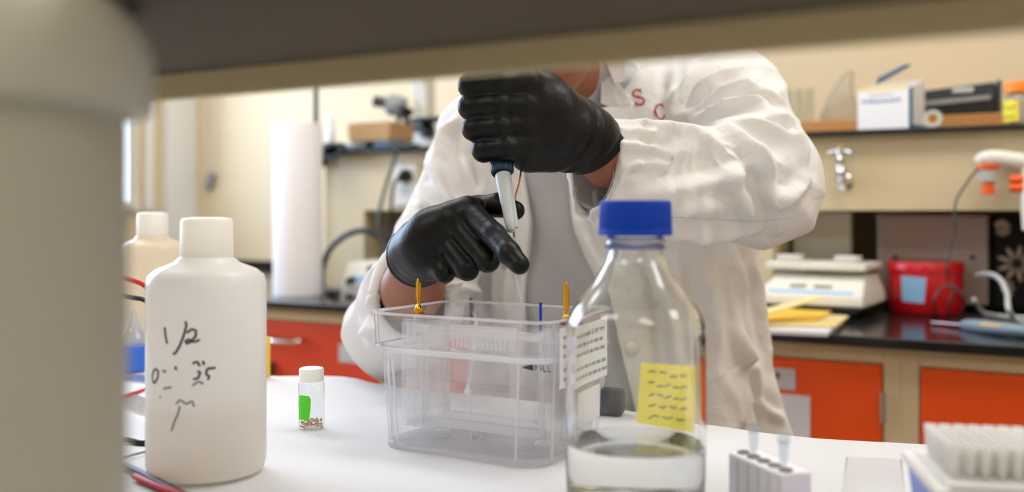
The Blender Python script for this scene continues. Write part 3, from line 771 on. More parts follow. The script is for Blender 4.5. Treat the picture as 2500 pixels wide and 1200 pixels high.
# white hose
cable('white_hose', [PY(2384, 672, 2.28), PY(2412, 668, 2.24), PY(2440, 680, 2.2), PY(2458, 715, 2.16), PY(2463, 755, 2.1), PZ(2485, 783, TOP + .005), PZ(2540, 795, TOP + .005), PZ(2640, 800, TOP + .005)], .005, 'ltgrey', 'white cable curling down beside the red tin', 'cable')
cable('white_hose', [PY(2378, 730, 2.24), PZ(2400, 762, TOP + .006), PZ(2450, 772, TOP + .005), PZ(2520, 776, TOP + .005), PZ(2620, 780, TOP + .005)], .0045, 'ltgrey', 'pale cable lying flat behind the curled white cable', 'cable')
# ================================================================== THE FRONT BENCH
BX0, BX1, BY0, BY1 = -1.95, 2.1, -.62, .935
t = thing('lab_bench', 'front laboratory bench whose top is covered in white paper', 'bench', ((BX0 + BX1) / 2, (BY0 + BY1) / 2, 0))
hx, hyy = (BX1 - BX0) / 2, (BY1 - BY0) / 2
obj('bench_top', MB().span((-hx, -hyy, TOP - .032), (hx, hyy, TOP - .0012)), 'epoxy', t, bevel=.003)
obj('cabinet_body', MB().span((-hx + .03, -hyy + .04, .08), (hx - .03, hyy - .06, TOP - .033)).span((-hx + .06, -hyy + .1, 0), (hx - .06, hyy - .12, .08)), 'metal_beige', t)
# bench paper with a slightly curling, uneven far edge
edge = [(PZ(px, py, TOP)) for px, py in [(250, 878), (330, 884), (655, 918), (760, 916), (825, 917), (865, 922), (900, 933), (1000, 949), (1150, 962), (1300, 978), (1440, 992), (1530, 1003), (1640, 1021), (1730, 1036), (1860, 1056), (2000, 1069), (2150, 1078), (2235, 1083), (2400, 1094), (2600, 1106)]]
xs = [BX0 + .02] + [p.x for p in edge] + [BX1 - .02]; ys = [edge[0].y] + [p.y for p in edge] + [edge[-1].y]
mb = MB(); NX = 160
vs = []; rows = [(-1, 0), (.12, 0), (.45, 0), (.8, 0), (.94, 0), (1.0, .0), (1.012, -.004), (1.018, -.02), (1.012, -.045)]
for i in range(NX + 1):
    x = xs[0] + (xs[-1] - xs[0]) * i / NX
    ye = float(np.interp(x, xs, ys)) + .0015 * math.sin(x * 37)
    for (u, dz) in rows:
        y = (-.35 if u < 0 else -.35 + (ye + .35) * min(u, 1.0)) + (max(u - 1, 0))
        z = TOP + dz + (.0005 * math.sin(x * 21 + y * 9) if u < 1 else 0)
        vs.append((x, y, z))
n = len(rows)
fs = [(i * n + j, (i + 1) * n + j, (i + 1) * n + j + 1, i * n + j + 1) for i in range(NX) for j in range(n - 1)]
mb.add(vs, fs)
tag(obj('bench_paper', mb, 'paper', angle=80), 'white absorbent paper sheet covering the front bench top', 'paper', )
PT = TOP + .0008
# overhead shelf over the front bench, seen from below
SY = .433; SB = 1.2035
t = thing('bench_shelf', 'beige metal shelf over the front bench, seen from below', 'shelf', (.1, .28, TOP))
obj('shelf_board', MB().span((-2.0, -.046, SB + .0155 - TOP), (1.9, SY - .285, SB + .034 - TOP)), 'board', t)  # board coloured much darker than the beige edge lip
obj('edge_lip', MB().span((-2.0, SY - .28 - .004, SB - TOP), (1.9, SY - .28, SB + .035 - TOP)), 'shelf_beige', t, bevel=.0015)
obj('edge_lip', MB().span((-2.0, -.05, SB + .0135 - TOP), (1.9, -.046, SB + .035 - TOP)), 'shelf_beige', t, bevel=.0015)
SHELF = t
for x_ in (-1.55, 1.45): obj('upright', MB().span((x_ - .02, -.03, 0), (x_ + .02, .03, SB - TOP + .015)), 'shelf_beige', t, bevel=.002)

# large container at far left, very near the camera
c_ = P(0, 513, .36); xc = -.2172
c_ = FW * .36 + RT * xc
t = thing('storage_jar', 'large grey-white plastic container filling the left edge, out of focus', 'container', (c_.x, c_.y, PT))
zl = 1.171 - PT
obj('jar_body', MB().lathe([(0, 0), (.069, 0), (.0735, .006), (.0735, zl - .004), (.07, zl + .01)], 72), 'milk', t)
obj('lid', MB().lathe([(.0745, zl), (.0815, zl + .0008), (.083, zl + .004), (.083, zl + .022), (.0805, zl + .031), (.073, zl + .040), (.06, zl + .0425), (0, zl + .0425)], 72), 'milk', t)
obj('shelf_clip', MB().box(P(318, 22, .412), (.008, .008, .003), YAW).box(P(324, 28, .414), (.004, .004, .005), YAW), 'black', SHELF, world=True, bevel=.001)

# ---- white marked bottle
def plastic_bottle(name, label, cx, py, Z, R, H, m, liquid=None, capm='capwhite', group=None):
    p = P(cx, HOR, Z); t = thing(name, label, 'bottle', (p.x, p.y, PT), 0, group)
    s = H / .215
    outer = [(0, .0), (R - .008, 0), (R - .002, .003), (R, .010), (R, .160 * s), (R - .002, .1675 * s), (R - .008, .1725 * s), (R - .022, .178 * s), (.024, .181 * s), (.0205, .1835 * s), (.0205, .196 * s)]
    BODY[0] = obj('bottle_body', MB().lathe(outer, 72), m, t)
    if liquid: obj('liquid', MB().lathe([(0, .003), (R - .006, .004), (R - .0025, .012), (R - .0025, liquid), (0, liquid)], 60), 'hdpe_liq', t)
    cp = []
    obj('cap', MB().lathe([(.0195, .1832 * s), (.0215, .1835 * s), (.0218, .186 * s), (.0212, .213 * s), (.0195, .2155 * s), (.012, .2165 * s), (0, .2165 * s)], 64), capm, t)
    return t
BODY = [None]
Zw = .79 + .045
t = plastic_bottle('wash_bottle', 'milky white plastic bottle marked 1/2 in smudged pen', 505, 1190, Zw, .0487, .212, 'hdpe', .062)
tr = bvh(BODY[0], rootmat(t))
S_ = [[(403, 798), (405, 818), (409, 838)],
      [(452, 784), (456, 792), (450, 815), (441, 840), (430, 860), (423, 864)],
      [(456, 812), (468, 803), (479, 806), (478, 820), (466, 834), (456, 838), (453, 832), (461, 828), (474, 834), (488, 829)],
      [(378, 900), (373, 915), (374, 930), (379, 934), (386, 922), (388, 906), (380, 899)],
      [(429, 893), (431, 903)],
      [(470, 886), (482, 882), (488, 893)], [(472, 925), (484, 922), (489, 908), (482, 905)], [(506, 899), (526, 897)], [(506, 899), (503, 912), (511, 918), (507, 926)], [(495, 880), (499, 890)]]
obj('pen_marking', ink(tr, S_, 6, lift=.0005), 'ink', t, world=True)
S_ = [[(400, 905), (407, 905)], [(398, 903), (405, 908)], [(391, 967), (394, 970)], [(400, 948), (420, 944)], [(430, 985), (440, 975), (455, 985), (470, 978), (474, 992)], [(440, 990), (435, 1010), (426, 1030), (419, 1052)], [(470, 940), (485, 930), (497, 936)]]
obj('smudge', ink(tr, S_, 5, lift=.0005), 'greyink', t, world=True)

t = plastic_bottle('wash_bottle', 'tan-coloured bottle standing behind the white marked bottle', 372, 890, 1.43, .047, .215, 'tan')
q = P(326, HOR, 1.362)
t = thing('dropper_bottle', 'small bottle of blue liquid with a white tip beside the tan bottle', 'bottle', (q.x, q.y, PT))
obj('liquid', MB().lathe([(0, .001), (.0195, .001), (.020, .004), (.020, .035), (0, .035)], 36), 'bluecotton', t)
obj('bottle_body', MB().lathe([(.0202, .034), (.0202, .046), (.012, .055), (.009, .064), (.003, .085)], 36), 'tube', t)
q = PZ(646, 921, PT)
tag(obj('yellow_carton', MB().box((q.x - .012, q.y + .002, PT + .0265), (.03, .012, .053)), 'folder', bevel=.001), 'thin yellow carton standing behind the right side of the white bottle', 'carton')

# ---- wires of the power leads
cable('red_lead', [PZ(180, 1010, PT + .003), PZ(300, 968, PT + .003), PZ(370, 942, PT + .003), P(420, 880, 1.12), P(410, 760, 1.12), P(360, 703, 1.1), P(316, 682, 1.08), P(220, 660, 1.05)], .0026, 'redp', 'red electrode lead looping behind the white bottle', 'cable')
cable('black_lead', [PZ(180, 1070, PT + .003), PZ(300, 1072, PT + .003), PZ(365, 1076, PT + .003), P(430, 1000, .98), P(430, 800, 1.05), P(362, 738, 1.06), P(318, 725, 1.06), P(220, 712, 1.02)], .0026, 'black', 'black electrode lead looping behind the white bottle', 'cable')
cable('black_lead', [PZ(240, 1105, PT + .003), PZ(320, 1142, PT + .003), PZ(380, 1172, PT + .003), PZ(450, 1206, PT + .003), PZ(560, 1250, PT + .003)], .0028, 'black', 'black electrode lead running in front of the white bottle', 'cable')
cable('red_lead', [PZ(330, 1162, PT + .003), PZ(400, 1192, PT + .003), PZ(470, 1213, PT + .003), PZ(600, 1240, PT + .003)], .0028, 'redp', 'red electrode lead beside the black one in front of the white bottle', 'cable')
cable('grey_lead', [PZ(200, 1150, PT + .002), PZ(330, 1108, PT + .002), PZ(420, 1088, PT + .002)], .0012, 'grey', 'thin grey wire lying on the paper left of the white bottle', 'cable')

# glass plates lying on the paper at left
for i, (a, b_, wd) in enumerate([(920, 945, 'farther'), (985, 1003, 'nearer')]):
    q = PZ(345, a + 6, PT)
    tag(obj('glass_plate', MB().box((q.x, q.y, PT + .0012 + i * .0), (.13, .045, .0022), .15 - i * .4), 'acryl2', bevel=.0004), wd + ' of two glass plates lying flat on the paper at left', 'plate', 'flat glass plates at left')

# ---- small vial with green tape
q = PZ(755, 1049, PT) + FW * .011
t = thing('sample_vial', 'small clear glass vial with ivory cap and green tape', 'vial', (q.x, q.y, PT))
e = (1049 - 900)
s = q.dot(FW) / FPX
R_ = 31 * s
vg_ = obj('vial_glass', MB().lathe([(0, 0), (R_ - .001, 0), (R_, .0012), (R_, 110 * s), (R_ - .002, 116 * s), (R_ - .003, 118 * s)], 48), clear('vial_glass', (247, 250, 248), 1.1, .04, .03), t)
obj('cap', MB().lathe([(29 * s, 115 * s), (30 * s, 116 * s), (30 * s, 142 * s), (28.5 * s, 145.5 * s), (25 * s, 147 * s), (0, 147 * s)], 48), 'capwhite', t)
mb = MB(); random.seed(5)
for i in range(70):
    a = random.uniform(0, 6.28); rr = R_ * .86 * math.sqrt(random.random()); z = .0012 + random.uniform(0, 20 * s) * (1 - .35 * rr / R_)
    mb.box((rr * math.cos(a), rr * math.sin(a), z + .0008), (.0017, .0014, .0015), a * 3)
go = obj('grains', mb, 'amber', t); go['kind'] = 'stuff'
tr = bvh(vg_, rootmat(t))
obj('green_tape', patch(tr, [(723.5, 963), (755, 966), (755, 1026), (723.5, 1022)], lift=.0003), 'green', t, world=True)
obj('tape_end', patch(tr, [(755, 967), (759, 974), (758, 1000), (755, 1026)], lift=.0003), 'green', t, world=True)
obj('pen_marking', ink(tr, [[(723, 977), (728, 975), (731, 981), (729, 988), (725, 989), (722, 984)]], 1.6, lift=.0007), 'ink', t, world=True)

# ---- clear electrophoresis tank
def rrect(hx, hy, r, z, n=6, ox=0, oy=0):
    pts = []
    for cx, cy, a0 in ((hx - r, hy - r, 0), (-hx + r, hy - r, 90), (-hx + r, -hy + r, 180), (hx - r, -hy + r, 270)):
        for k_ in range(n + 1):
            a = math.radians(a0 + 90 * k_ / n); pts.append((ox + cx + r * math.cos(a), oy + cy + r * math.sin(a), z))
    return pts
TKX, TKY = -.4865, .8022
t = thing('electrophoresis_tank', 'clear plastic electrophoresis tank with two gold plugs, half filled', 'tank', (TKX, TKY, PT), math.radians(0))
def tw(h):                                        # half sizes of the tank at height h
    u = h / .125
    a, b_ = .0845 + .007 * u, .062 + .005 * u
    if h > .0905: a += .004; b_ += .004
    return a, b_
prof = [.0, .003, .03, .06, .088, .0895, .0925, .094, .11, .1245]
def rg(h, ins=0.0, r0=.022):
    a, b_ = tw(h)
    if h < .0015: a -= .003; b_ -= .003
    return rrect(a - ins, b_ - ins, max(.004, r0 - ins), h + (0.0 if not ins else 0))
W_ = .0028
rings = [rg(h) for h in prof] + [rg(.1245, W_)] + [rg(h, W_) for h in prof[::-1][1:-2]] + [rrect(tw(0)[0] - W_, tw(0)[1] - W_, .018, .0035)]
ot_ = obj('outer_tank', MB().loops(rings), 'acryl', t, angle=35)
# rim, base ribs and corner edges, slightly frosted where the plastic is thick
mb = MB()
def band(h0, h1, out, inn): return [[(p[0], p[1], p[2]) for p in q] for q in (rrect(tw(h0)[0] + out, tw(h0)[1] + out, .022, h0), rrect(tw(h1)[0] + out, tw(h1)[1] + out, .022, h1), rrect(tw(h1)[0] - inn, tw(h1)[1] - inn, .02, h1), rrect(tw(h0)[0] - inn, tw(h0)[1] - inn, .02, h0))]
obj('rim', MB().loops(band(.1235, .126, .0012, .0032), closed=True), 'edge', t)
obj('ledge', MB().loops(band(.0885, .0945, .001, .005), closed=True), 'edge', t)
obj('base_band', MB().loops(band(.0, .0045, .0006, .006), closed=True), 'edge', t)
for cx, cy in ((1, -1), (-1, -1), (1, 1), (-1, 1)):
    pts = []
    for h in (.004, .045, .088):
        a, b_ = tw(h); pts.append((cx * (a - .0225), cy * (b_ + .0004), h))
    obj('corner_rib', MB().tube(pts, .0013, 8, 2), 'edge', t)
    pts = [(cx * (tw(h)[0] + .0004), cy * (tw(h)[1] - .0225), h) for h in (.004, .045, .088)]
    obj('corner_rib', MB().tube(pts, .0011, 8, 2), 'edge', t)
a, b_ = tw(.05)
wtr = [rrect(tw(h)[0] - W_ - .0004, tw(h)[1] - W_ - .0004, .018, h) for h in (.0045, .03, .066)]
obj('buffer', MB().loops(wtr), 'water', t)
# electrode module
for sx in (-1, 1):
    x = sx * .0765
    c1 = MB().span((x - .012, -.022, .012), (x + .012, .022, .016)).span((x - .012, -.022, .0165), (x - .0095, .022, .112)).span((x + .0095, -.022, .0165), (x + .012, .022, .112))
    c1.span((x - .005, -.024, .012), (x - .0025, -.010, .112)).span((x + .003, -.024, .012), (x + .0055, -.008, .112)).span((x - .012, .020, .0165), (x + .012, .022, .112)).span((x - .011, -.020, .112), (x + .011, .020, .1145))
    obj('module_column', c1, 'acryl2', t, bevel=.0006)
    obj('column_collar', MB().rod((x, 0, .1145), (x, 0, .1165), .0105, .0105, 32), 'edge', t)
    obj('plug_base', MB().rod((sx * .081, -.004, .1165), (sx * .081, -.004, .119), .0058, .0058, 28), 'redp' if sx < 0 else 'black', t)
    pl = [(0, .0), (.0042, .0), (.0046, .003), (.0032, .006), (.0022, .0075), (.0015, .009), (.0015, .013), (.0020, .016), (.0021, .023), (.0019, .026), (.0019, .031), (.0012, .0335), (0, .034)]
    if sx > 0: pl = [(0, .0), (.0042, 0), (.0044, .003), (.003, .006), (.002, .008), (.0019, .012), (.0021, .018), (.0021, .03), (.0019, .034), (.0012, .036), (0, .0362)]
    g = obj('banana_plug', MB().lathe(pl, 24, (sx * .081, -.004, .119)), 'gold', t)
    mb = MB()
    for q in range(4):
        an = q * math.pi / 2 + .4
        mb.tube([(sx * .081 + .0022 * math.cos(an), -.004 + .0022 * math.sin(an), .119 + z_) for z_ in (.012,)] + [(sx * .081 + .0021 * math.cos(an), -.004 + .0021 * math.sin(an), .119 + z_) for z_ in (.018, .024)] + [(sx * .081 + .0021 * math.cos(an), -.004 + .0021 * math.sin(an), .119 + .03)], .0006, 6, 4)
    obj('plug_spring', mb, 'gold', g)
for yy, nm in ((-.0195, 'gel_plate'), (.0165, 'gel_plate')):
    obj(nm, MB().span((-.062, yy, .02), (.062, yy + .0012, .108)), 'acryl', t)
    obj('gasket', MB().span((-.066, yy + .0014, .018), (-.060, yy + .004, .11)).span((.060, yy + .0014, .018), (.066, yy + .004, .11)).span((-.066, yy + .0014, .014), (.066, yy + .004, .022)), 'edge', t)
obj('cross_bar', MB().span((-.075, -.008, .078), (.075, .008, .084)).span((-.075, -.008, .012), (.075, .008, .017)), 'acryl2', t, bevel=.001)
obj('cross_bar', MB().span((-.07, -.0245, .103), (.07, -.0215, .110)), 'acryl2', t, bevel=.001)
cb = MB().span((-.036, -.0165, .100), (.036, -.0150, .112))
for k_ in range(15): cb.span((-.034 + k_ * .0047, -.0165, .090), (-.034 + k_ * .0047 + .0028, -.0150, .100))
obj('comb', cb, 'edge', t)
obj('blue_clip', MB().span((.047, .008, .108), (.049, .0095, .134)), 'blue', t)
obj('tab', MB().box((-.078, .060, .118), (.030, .0016, .030)), 'acryl2', t)
for sx in (-1, 1): obj('foot', MB().lathe([(.007, 0), (.009, .001), (.009, .004), (.006, .006)], 24, (sx * .055, .0, .0036)), 'edge', t)
# FILL mark on the front
fy = -(tw(.078)[1] + .0006)
def glyphs(txt, x, z, h, y):
    G = {'F': [[(0, 0), (0, 1)], [(0, 1), (.55, 1)], [(0, .52), (.42, .52)]], 'I': [[(0.1, 0), (.1, 1)]], 'L': [[(0, 1), (0, 0)], [(0, 0), (.5, 0)]]}
    mb = MB()
    for ch in txt:
        for a_, b2 in G[ch]:
            p, q = Vector((x + a_[0] * h, y, z + a_[1] * h)), Vector((x + b2[0] * h, y, z + b2[1] * h)); d = (q - p).normalized() * h * .09; n_ = Vector((-d.z, 0, d.x))
            p2, q2 = p - d, q + d
            mb.add([p2 - n_, q2 - n_, q2 + n_, p2 + n_], [(0, 1, 2, 3)])
        x += h * (.42 if ch == 'I' else .85)
    return mb
tk_ = bvh(ot_, rootmat(t))
F_ = [[(1307, 888), (1307, 903)], [(1307, 888), (1315, 889)], [(1307, 895), (1313, 896)], [(1320, 890), (1320, 904)], [(1326, 891), (1326, 905), (1333, 906)], [(1337, 892), (1337, 906), (1344, 907)]]
obj('fill_mark', ink(tk_, F_, 2.6, lift=.0008), 'darkgrey', t, world=True)
obj('fill_mark', patch(tk_, [(1276, 895), (1302, 886), (1302, 904), (1276, 897)], 4, 4, lift=.0008), 'darkgrey', t, world=True)
# printed stickers on the right side
a = tw(.105)[0] + .0012
obj('warning_sticker', MB().span((a - .0004, -.045, .066), (a, .045, .118)).span((a - .002, -.03, .03), (a - .0016, .03, .06)), 'paper', t)
sk = MB(); random.seed(9)
for z_ in (.108, .100, .092, .080, .072):
    y_ = -.038
    while y_ < .034:
        L = random.uniform(.004, .013); sk.span((a + .0001, y_, z_), (a + .0003, y_ + L, z_ + .003)); y_ += L + .003
obj('sticker_text', sk, 'greyink', t)
# dark gel holder lying on the paper, seen through the big bottle
q = PZ(1500, 1000, PT)
t = thing('gel_cassette', 'dark plastic clamp seen through the glass bottle at the bench edge', 'clamp', (q.x - .01, q.y - .03, PT), .2)
obj('clamp_body', MB().span((-.03, -.012, 0), (.03, .012, .028)), 'black', t, bevel=.004)
obj('clamp_top', MB().span((-.02, -.008, .0285), (.005, .008, .04)), 'ltgrey', t, bevel=.002)

# ---- big glass bottle with the blue cap
cb_ = P(1551, HOR, .725 + .0)
t = thing('reagent_bottle', 'large clear glass bottle with a blue screw cap and yellow label', 'bottle', (cb_.x, cb_.y, PT))
R_ = .0508
def zz(py, Zc=.725): return EYE + (HOR - py) / FPX * Zc - PT
outer = [(0, .0), (R_ - .010, 0), (R_ - .003, .0018), (R_, .008), (R_, zz(800)), (R_ - .0012, zz(778)), (R_ - .0045, zz(752)), (R_ - .0105, zz(728)), (R_ - .0185, zz(698)), (.0262, zz(662)), (.0215, zz(636)), (.0200, zz(618)), (.0198, zz(596)), (.0222, zz(592)), (.0222, zz(584)), (.0198, zz(580)), (.0198, zz(545))]
inner = [(r_ - (.0022 if i > 2 else 0), z_) for i, (r_, z_) in enumerate(outer)]
inner = [(.0176, zz(545))] + [(r_ - .0022, z_) for r_, z_ in outer[::-1][1:-3]] + [(R_ - .011, .0042), (0, .0035)]
def sm(prof, it=2):
    for _ in range(it):
        q = [prof[0]]
        for i in range(len(prof) - 1):
            a_, b2 = prof[i], prof[i + 1]
            q += [(a_[0] * .75 + b2[0] * .25, a_[1] * .75 + b2[1] * .25), (a_[0] * .25 + b2[0] * .75, a_[1] * .25 + b2[1] * .75)]
        prof = q + [prof[-1]]
    return prof
gl = obj('glass_body', MB().lathe(sm(outer, 2) + sm(inner, 2), 96), 'glass', t, angle=60)
LV = zz(1078, .725)
obj('liquid', MB().lathe([(0, .0028), (R_ - .013, .0030), (R_ - .0018, .009), (R_ - .0018, LV + .0004), (R_ - .0030, LV), (0, LV)], 72), 'liquid', t)
ca, cb2 = zz(572), zz(489)
cp = MB(); rings = []
for z_, r_ in [(ca - .0003, .0205), (ca - .0004, .0266), (ca + .0035, .0270), (ca + .0042, .0262), (cb2 - .0022, .0258), (cb2 - .0006, .0252), (cb2, .0243), (cb2, .012)]:
    rr = []
    for k_ in range(240):
        an = 2 * math.pi * k_ / 240
        rib = .00035 * (1 if (k_ % 4) < 2 else -1) if ca + .004 < z_ < cb2 - .001 else 0
        rr.append(((r_ + rib) * math.cos(an), (r_ + rib) * math.sin(an), z_))
    rings.append(rr)
obj('cap', cp.loops(rings), 'blue', t, angle=30)
obj('pouring_ring', MB().lathe([(.0203, zz(607)), (.0217, zz(606)), (.0217, zz(598)), (.0203, zz(597))], 64, closed=True), clear('blue_ring', (120, 160, 230), .8, .3, .2), t)
tr = bvh(gl, rootmat(t))
# outer surface of the far side: cast from behind
lab = patch(tr, [(1566, 884), (1706, 893), (1700, 1058), (1553, 1030)], lift=-.0005, back=True)
obj('yellow_label', lab, 'label_thin', t, world=True)
st_ = []
random.seed(4)
for yy, n_ in ((908, 4), (935, 5), (962, 5), (988, 4), (1015, 3)): st_ += scribble(1585, yy, 1690, yy + 12, n_, 5)
obj('label_writing', ink(tr, st_, 4, lift=.0012, back=True), 'ltgrey', t, world=True)

# ---- tube rack with two small tubes, right of the bottle
A = PZ(1775, 1190, PT); B = PZ(1893, 1260, PT); 
Z1 = .62
p0 = P(1893, 1163, .50)
Zt = .56
def top_at(px, py, h): return PZ(px, py, PT + h)
hB = .040
a = top_at(1778, 1098, hB); b_ = top_at(1905, 1152, hB); c_ = top_at(1955, 1146, hB)
u = (b_ - a); L = u.length; ang = math.atan2(u.y, u.x)
t = thing('tube_rack', 'small white foam rack holding two clear tubes, right of the big bottle', 'rack', ((a + b_).x / 2, (a + b_).y / 2, PT), ang)
wd = .026
mb = MB().span((-L / 2, 0, .0), (L / 2, wd, hB - .0015))
obj('rack_body', mb, mat('lilac_white_foam', (244, 242, 250), .7), t, bevel=.0015)
for i in range(5):
    x = -L / 2 + L * (i + .5) / 5
    obj('well_ring', MB().lathe([(.0048, hB - .0015), (.0048, hB), (.0036, hB), (.0036, hB - .0015)], 20, (x, wd * .35, 0), True), 'grey', t)
    obj('divider', MB().span((x + L / 10 - .0004, -.0006, .004), (x + L / 10 + .0004, .0, hB - .004)), 'ltgrey', t)
for (px, py, wdl) in ((1846, 1062, 'left'), (1920, 1080, 'right')):
    i_ = 2 if wdl == 'left' else 4
    x = -L / 2 + L * ((1 if wdl == 'left' else 3.8) + .5) / 5
    q = rootmat(t) @ Vector((x, wd * .35, hB))
    tt = thing('sample_tube', 'the %s of the two clear capped tubes in the foam rack' % wdl, 'tube', (q.x, q.y, PT + hB + .0002), ang, 'clear tubes in the foam rack')
    obj('tube_body', MB().lathe([(.0012, .0), (.0026, .004), (.0034, .012), (.0034, .0175)], 20), 'tube', tt)
    obj('cap', MB().lathe([(.0042, .0172), (.0044, .018), (.0044, .0225), (.0036, .0232), (0, .0232)], 24), 'tube', tt)
# ---- clear lid lying open beside the blue box
h_ = .012
q = [PZ(2064, 1112, PT + h_), PZ(2204, 1118, PT + h_), PZ(2215, 1290, PT + h_), PZ(2050, 1270, PT + h_)]
mb = MB()
mb.loops([[tuple(Vector((p.x, p.y, z_))) for p in q] for z_ in (PT + .0005, PT + h_)], caps=(False, True))
cen = sum(q, Vector()) / 4
inn = [cen + (p - cen) * .93 for p in q]
o = obj('clear_lid', mb, 'lid', bevel=.002)
tag(o, 'clear plastic box lid lying on the paper left of the blue tip box', 'lid')

# ---- blue tip box with rows of white tips
h_ = .060
c0 = top_at(2300, 1192, h_); c1 = top_at(2216, 1100, h_)
v = (c1 - c0); DL = v.length; ang = math.atan2(v.y, v.x) - math.pi / 2
t = thing('tip_box', 'blue pipette tip box with white rim and upright white tips', 'tip box', (c0.x, c0.y, PT), ang)
BW, BD = .130, DL + .004
obj('box_base', MB().loops([[(.006, .005, .0), (BW - .006, .005, .0), (BW - .006, BD - .005, .0), (.006, BD - .005, .0)], [(.0, 0, h_ - .007), (BW, 0, h_ - .007), (BW, BD, h_ - .007), (0, BD, h_ - .007)]]), 'bluebox', t, bevel=.003)
obj('rack_tray', MB().span((-.003, -.003, h_ - .0068), (BW + .003, BD + .003, h_ - .001)).span((.004, .004, h_ - .001), (BW - .004, BD - .004, h_ + .001)), 'white', t, bevel=.002)
obj('tray_groove', MB().span((.005, .0005, h_ - .001), (BW - .005, .003, h_ + .0014)), 'ltgrey', t)
tp = MB().lathe([(.0014, .0), (.0032, .006), (.0034, .014), (.0038, .0145), (.0038, .019), (.0028, .0191), (.0028, .015)], 14)
tip0 = obj('pipette_tip', tp, 'tipw'); first = True
nx, ny = 13, 8
ORD = 'first second third fourth fifth sixth seventh eighth ninth tenth eleventh twelfth thirteenth'.split()
for j in range(ny):
    for i in range(nx):
        o = tip0 if first else tip0.copy()
        if not first: COL.objects.link(o)
        first = False
        lx = .012 + i * (BW - .024) / (nx - 1); ly = .022 + j * (BD - .036) / (ny - 1)
        wp = rootmat(t) @ Vector((lx, ly, h_ + .0012)); o.location = wp
        tag(o, 'white pipette tip in the blue box, %s row from the front, %s from the left' % (ORD[j], ORD[i]), 'pipette tip', 'white tips in the blue box')
# ================================================================== THE PERSON (one continuous body, clothes as its parts)
def capd(p, a, b, ra, rb):
    """distance to a cone with round ends"""
    a = np.asarray(a, np.float32); b = np.asarray(b, np.float32)
    d = b - a; L2 = float(d @ d)
    t = np.clip(((p - a) @ d) / L2, 0, 1)
    q = p - a - t[..., None] * d
    return np.sqrt((q * q).sum(-1)) - (ra + (rb - ra) * t)
def elld(p, c, r, R=None):
    q = p - np.asarray(c, np.float32)
    if R is not None: q = q @ np.asarray(R, np.float32).T
    r = np.asarray(r, np.float32)
    k0 = np.sqrt(((q / r) ** 2).sum(-1)); k1 = np.sqrt(((q / (r * r)) ** 2).sum(-1)) + 1e-9
    return k0 * (k0 - 1) / k1
def smin(a, b, k):
    h = np.clip(.5 + .5 * (b - a) / k, 0, 1)
    return b * (1 - h) + a * h - k * h * (1 - h)
def smax(a, b, k): return -smin(-a, -b, k)
def wob(p, f, seed):
    r = np.random.RandomState(seed); o = np.zeros(p.shape[:-1], np.float32)
    for _ in range(5):
        v = r.normal(size=3).astype(np.float32); v /= np.linalg.norm(v); o += np.sin((p @ v) * f * r.uniform(.6, 1.5) + r.uniform(0, 6.28))
    return o / 5
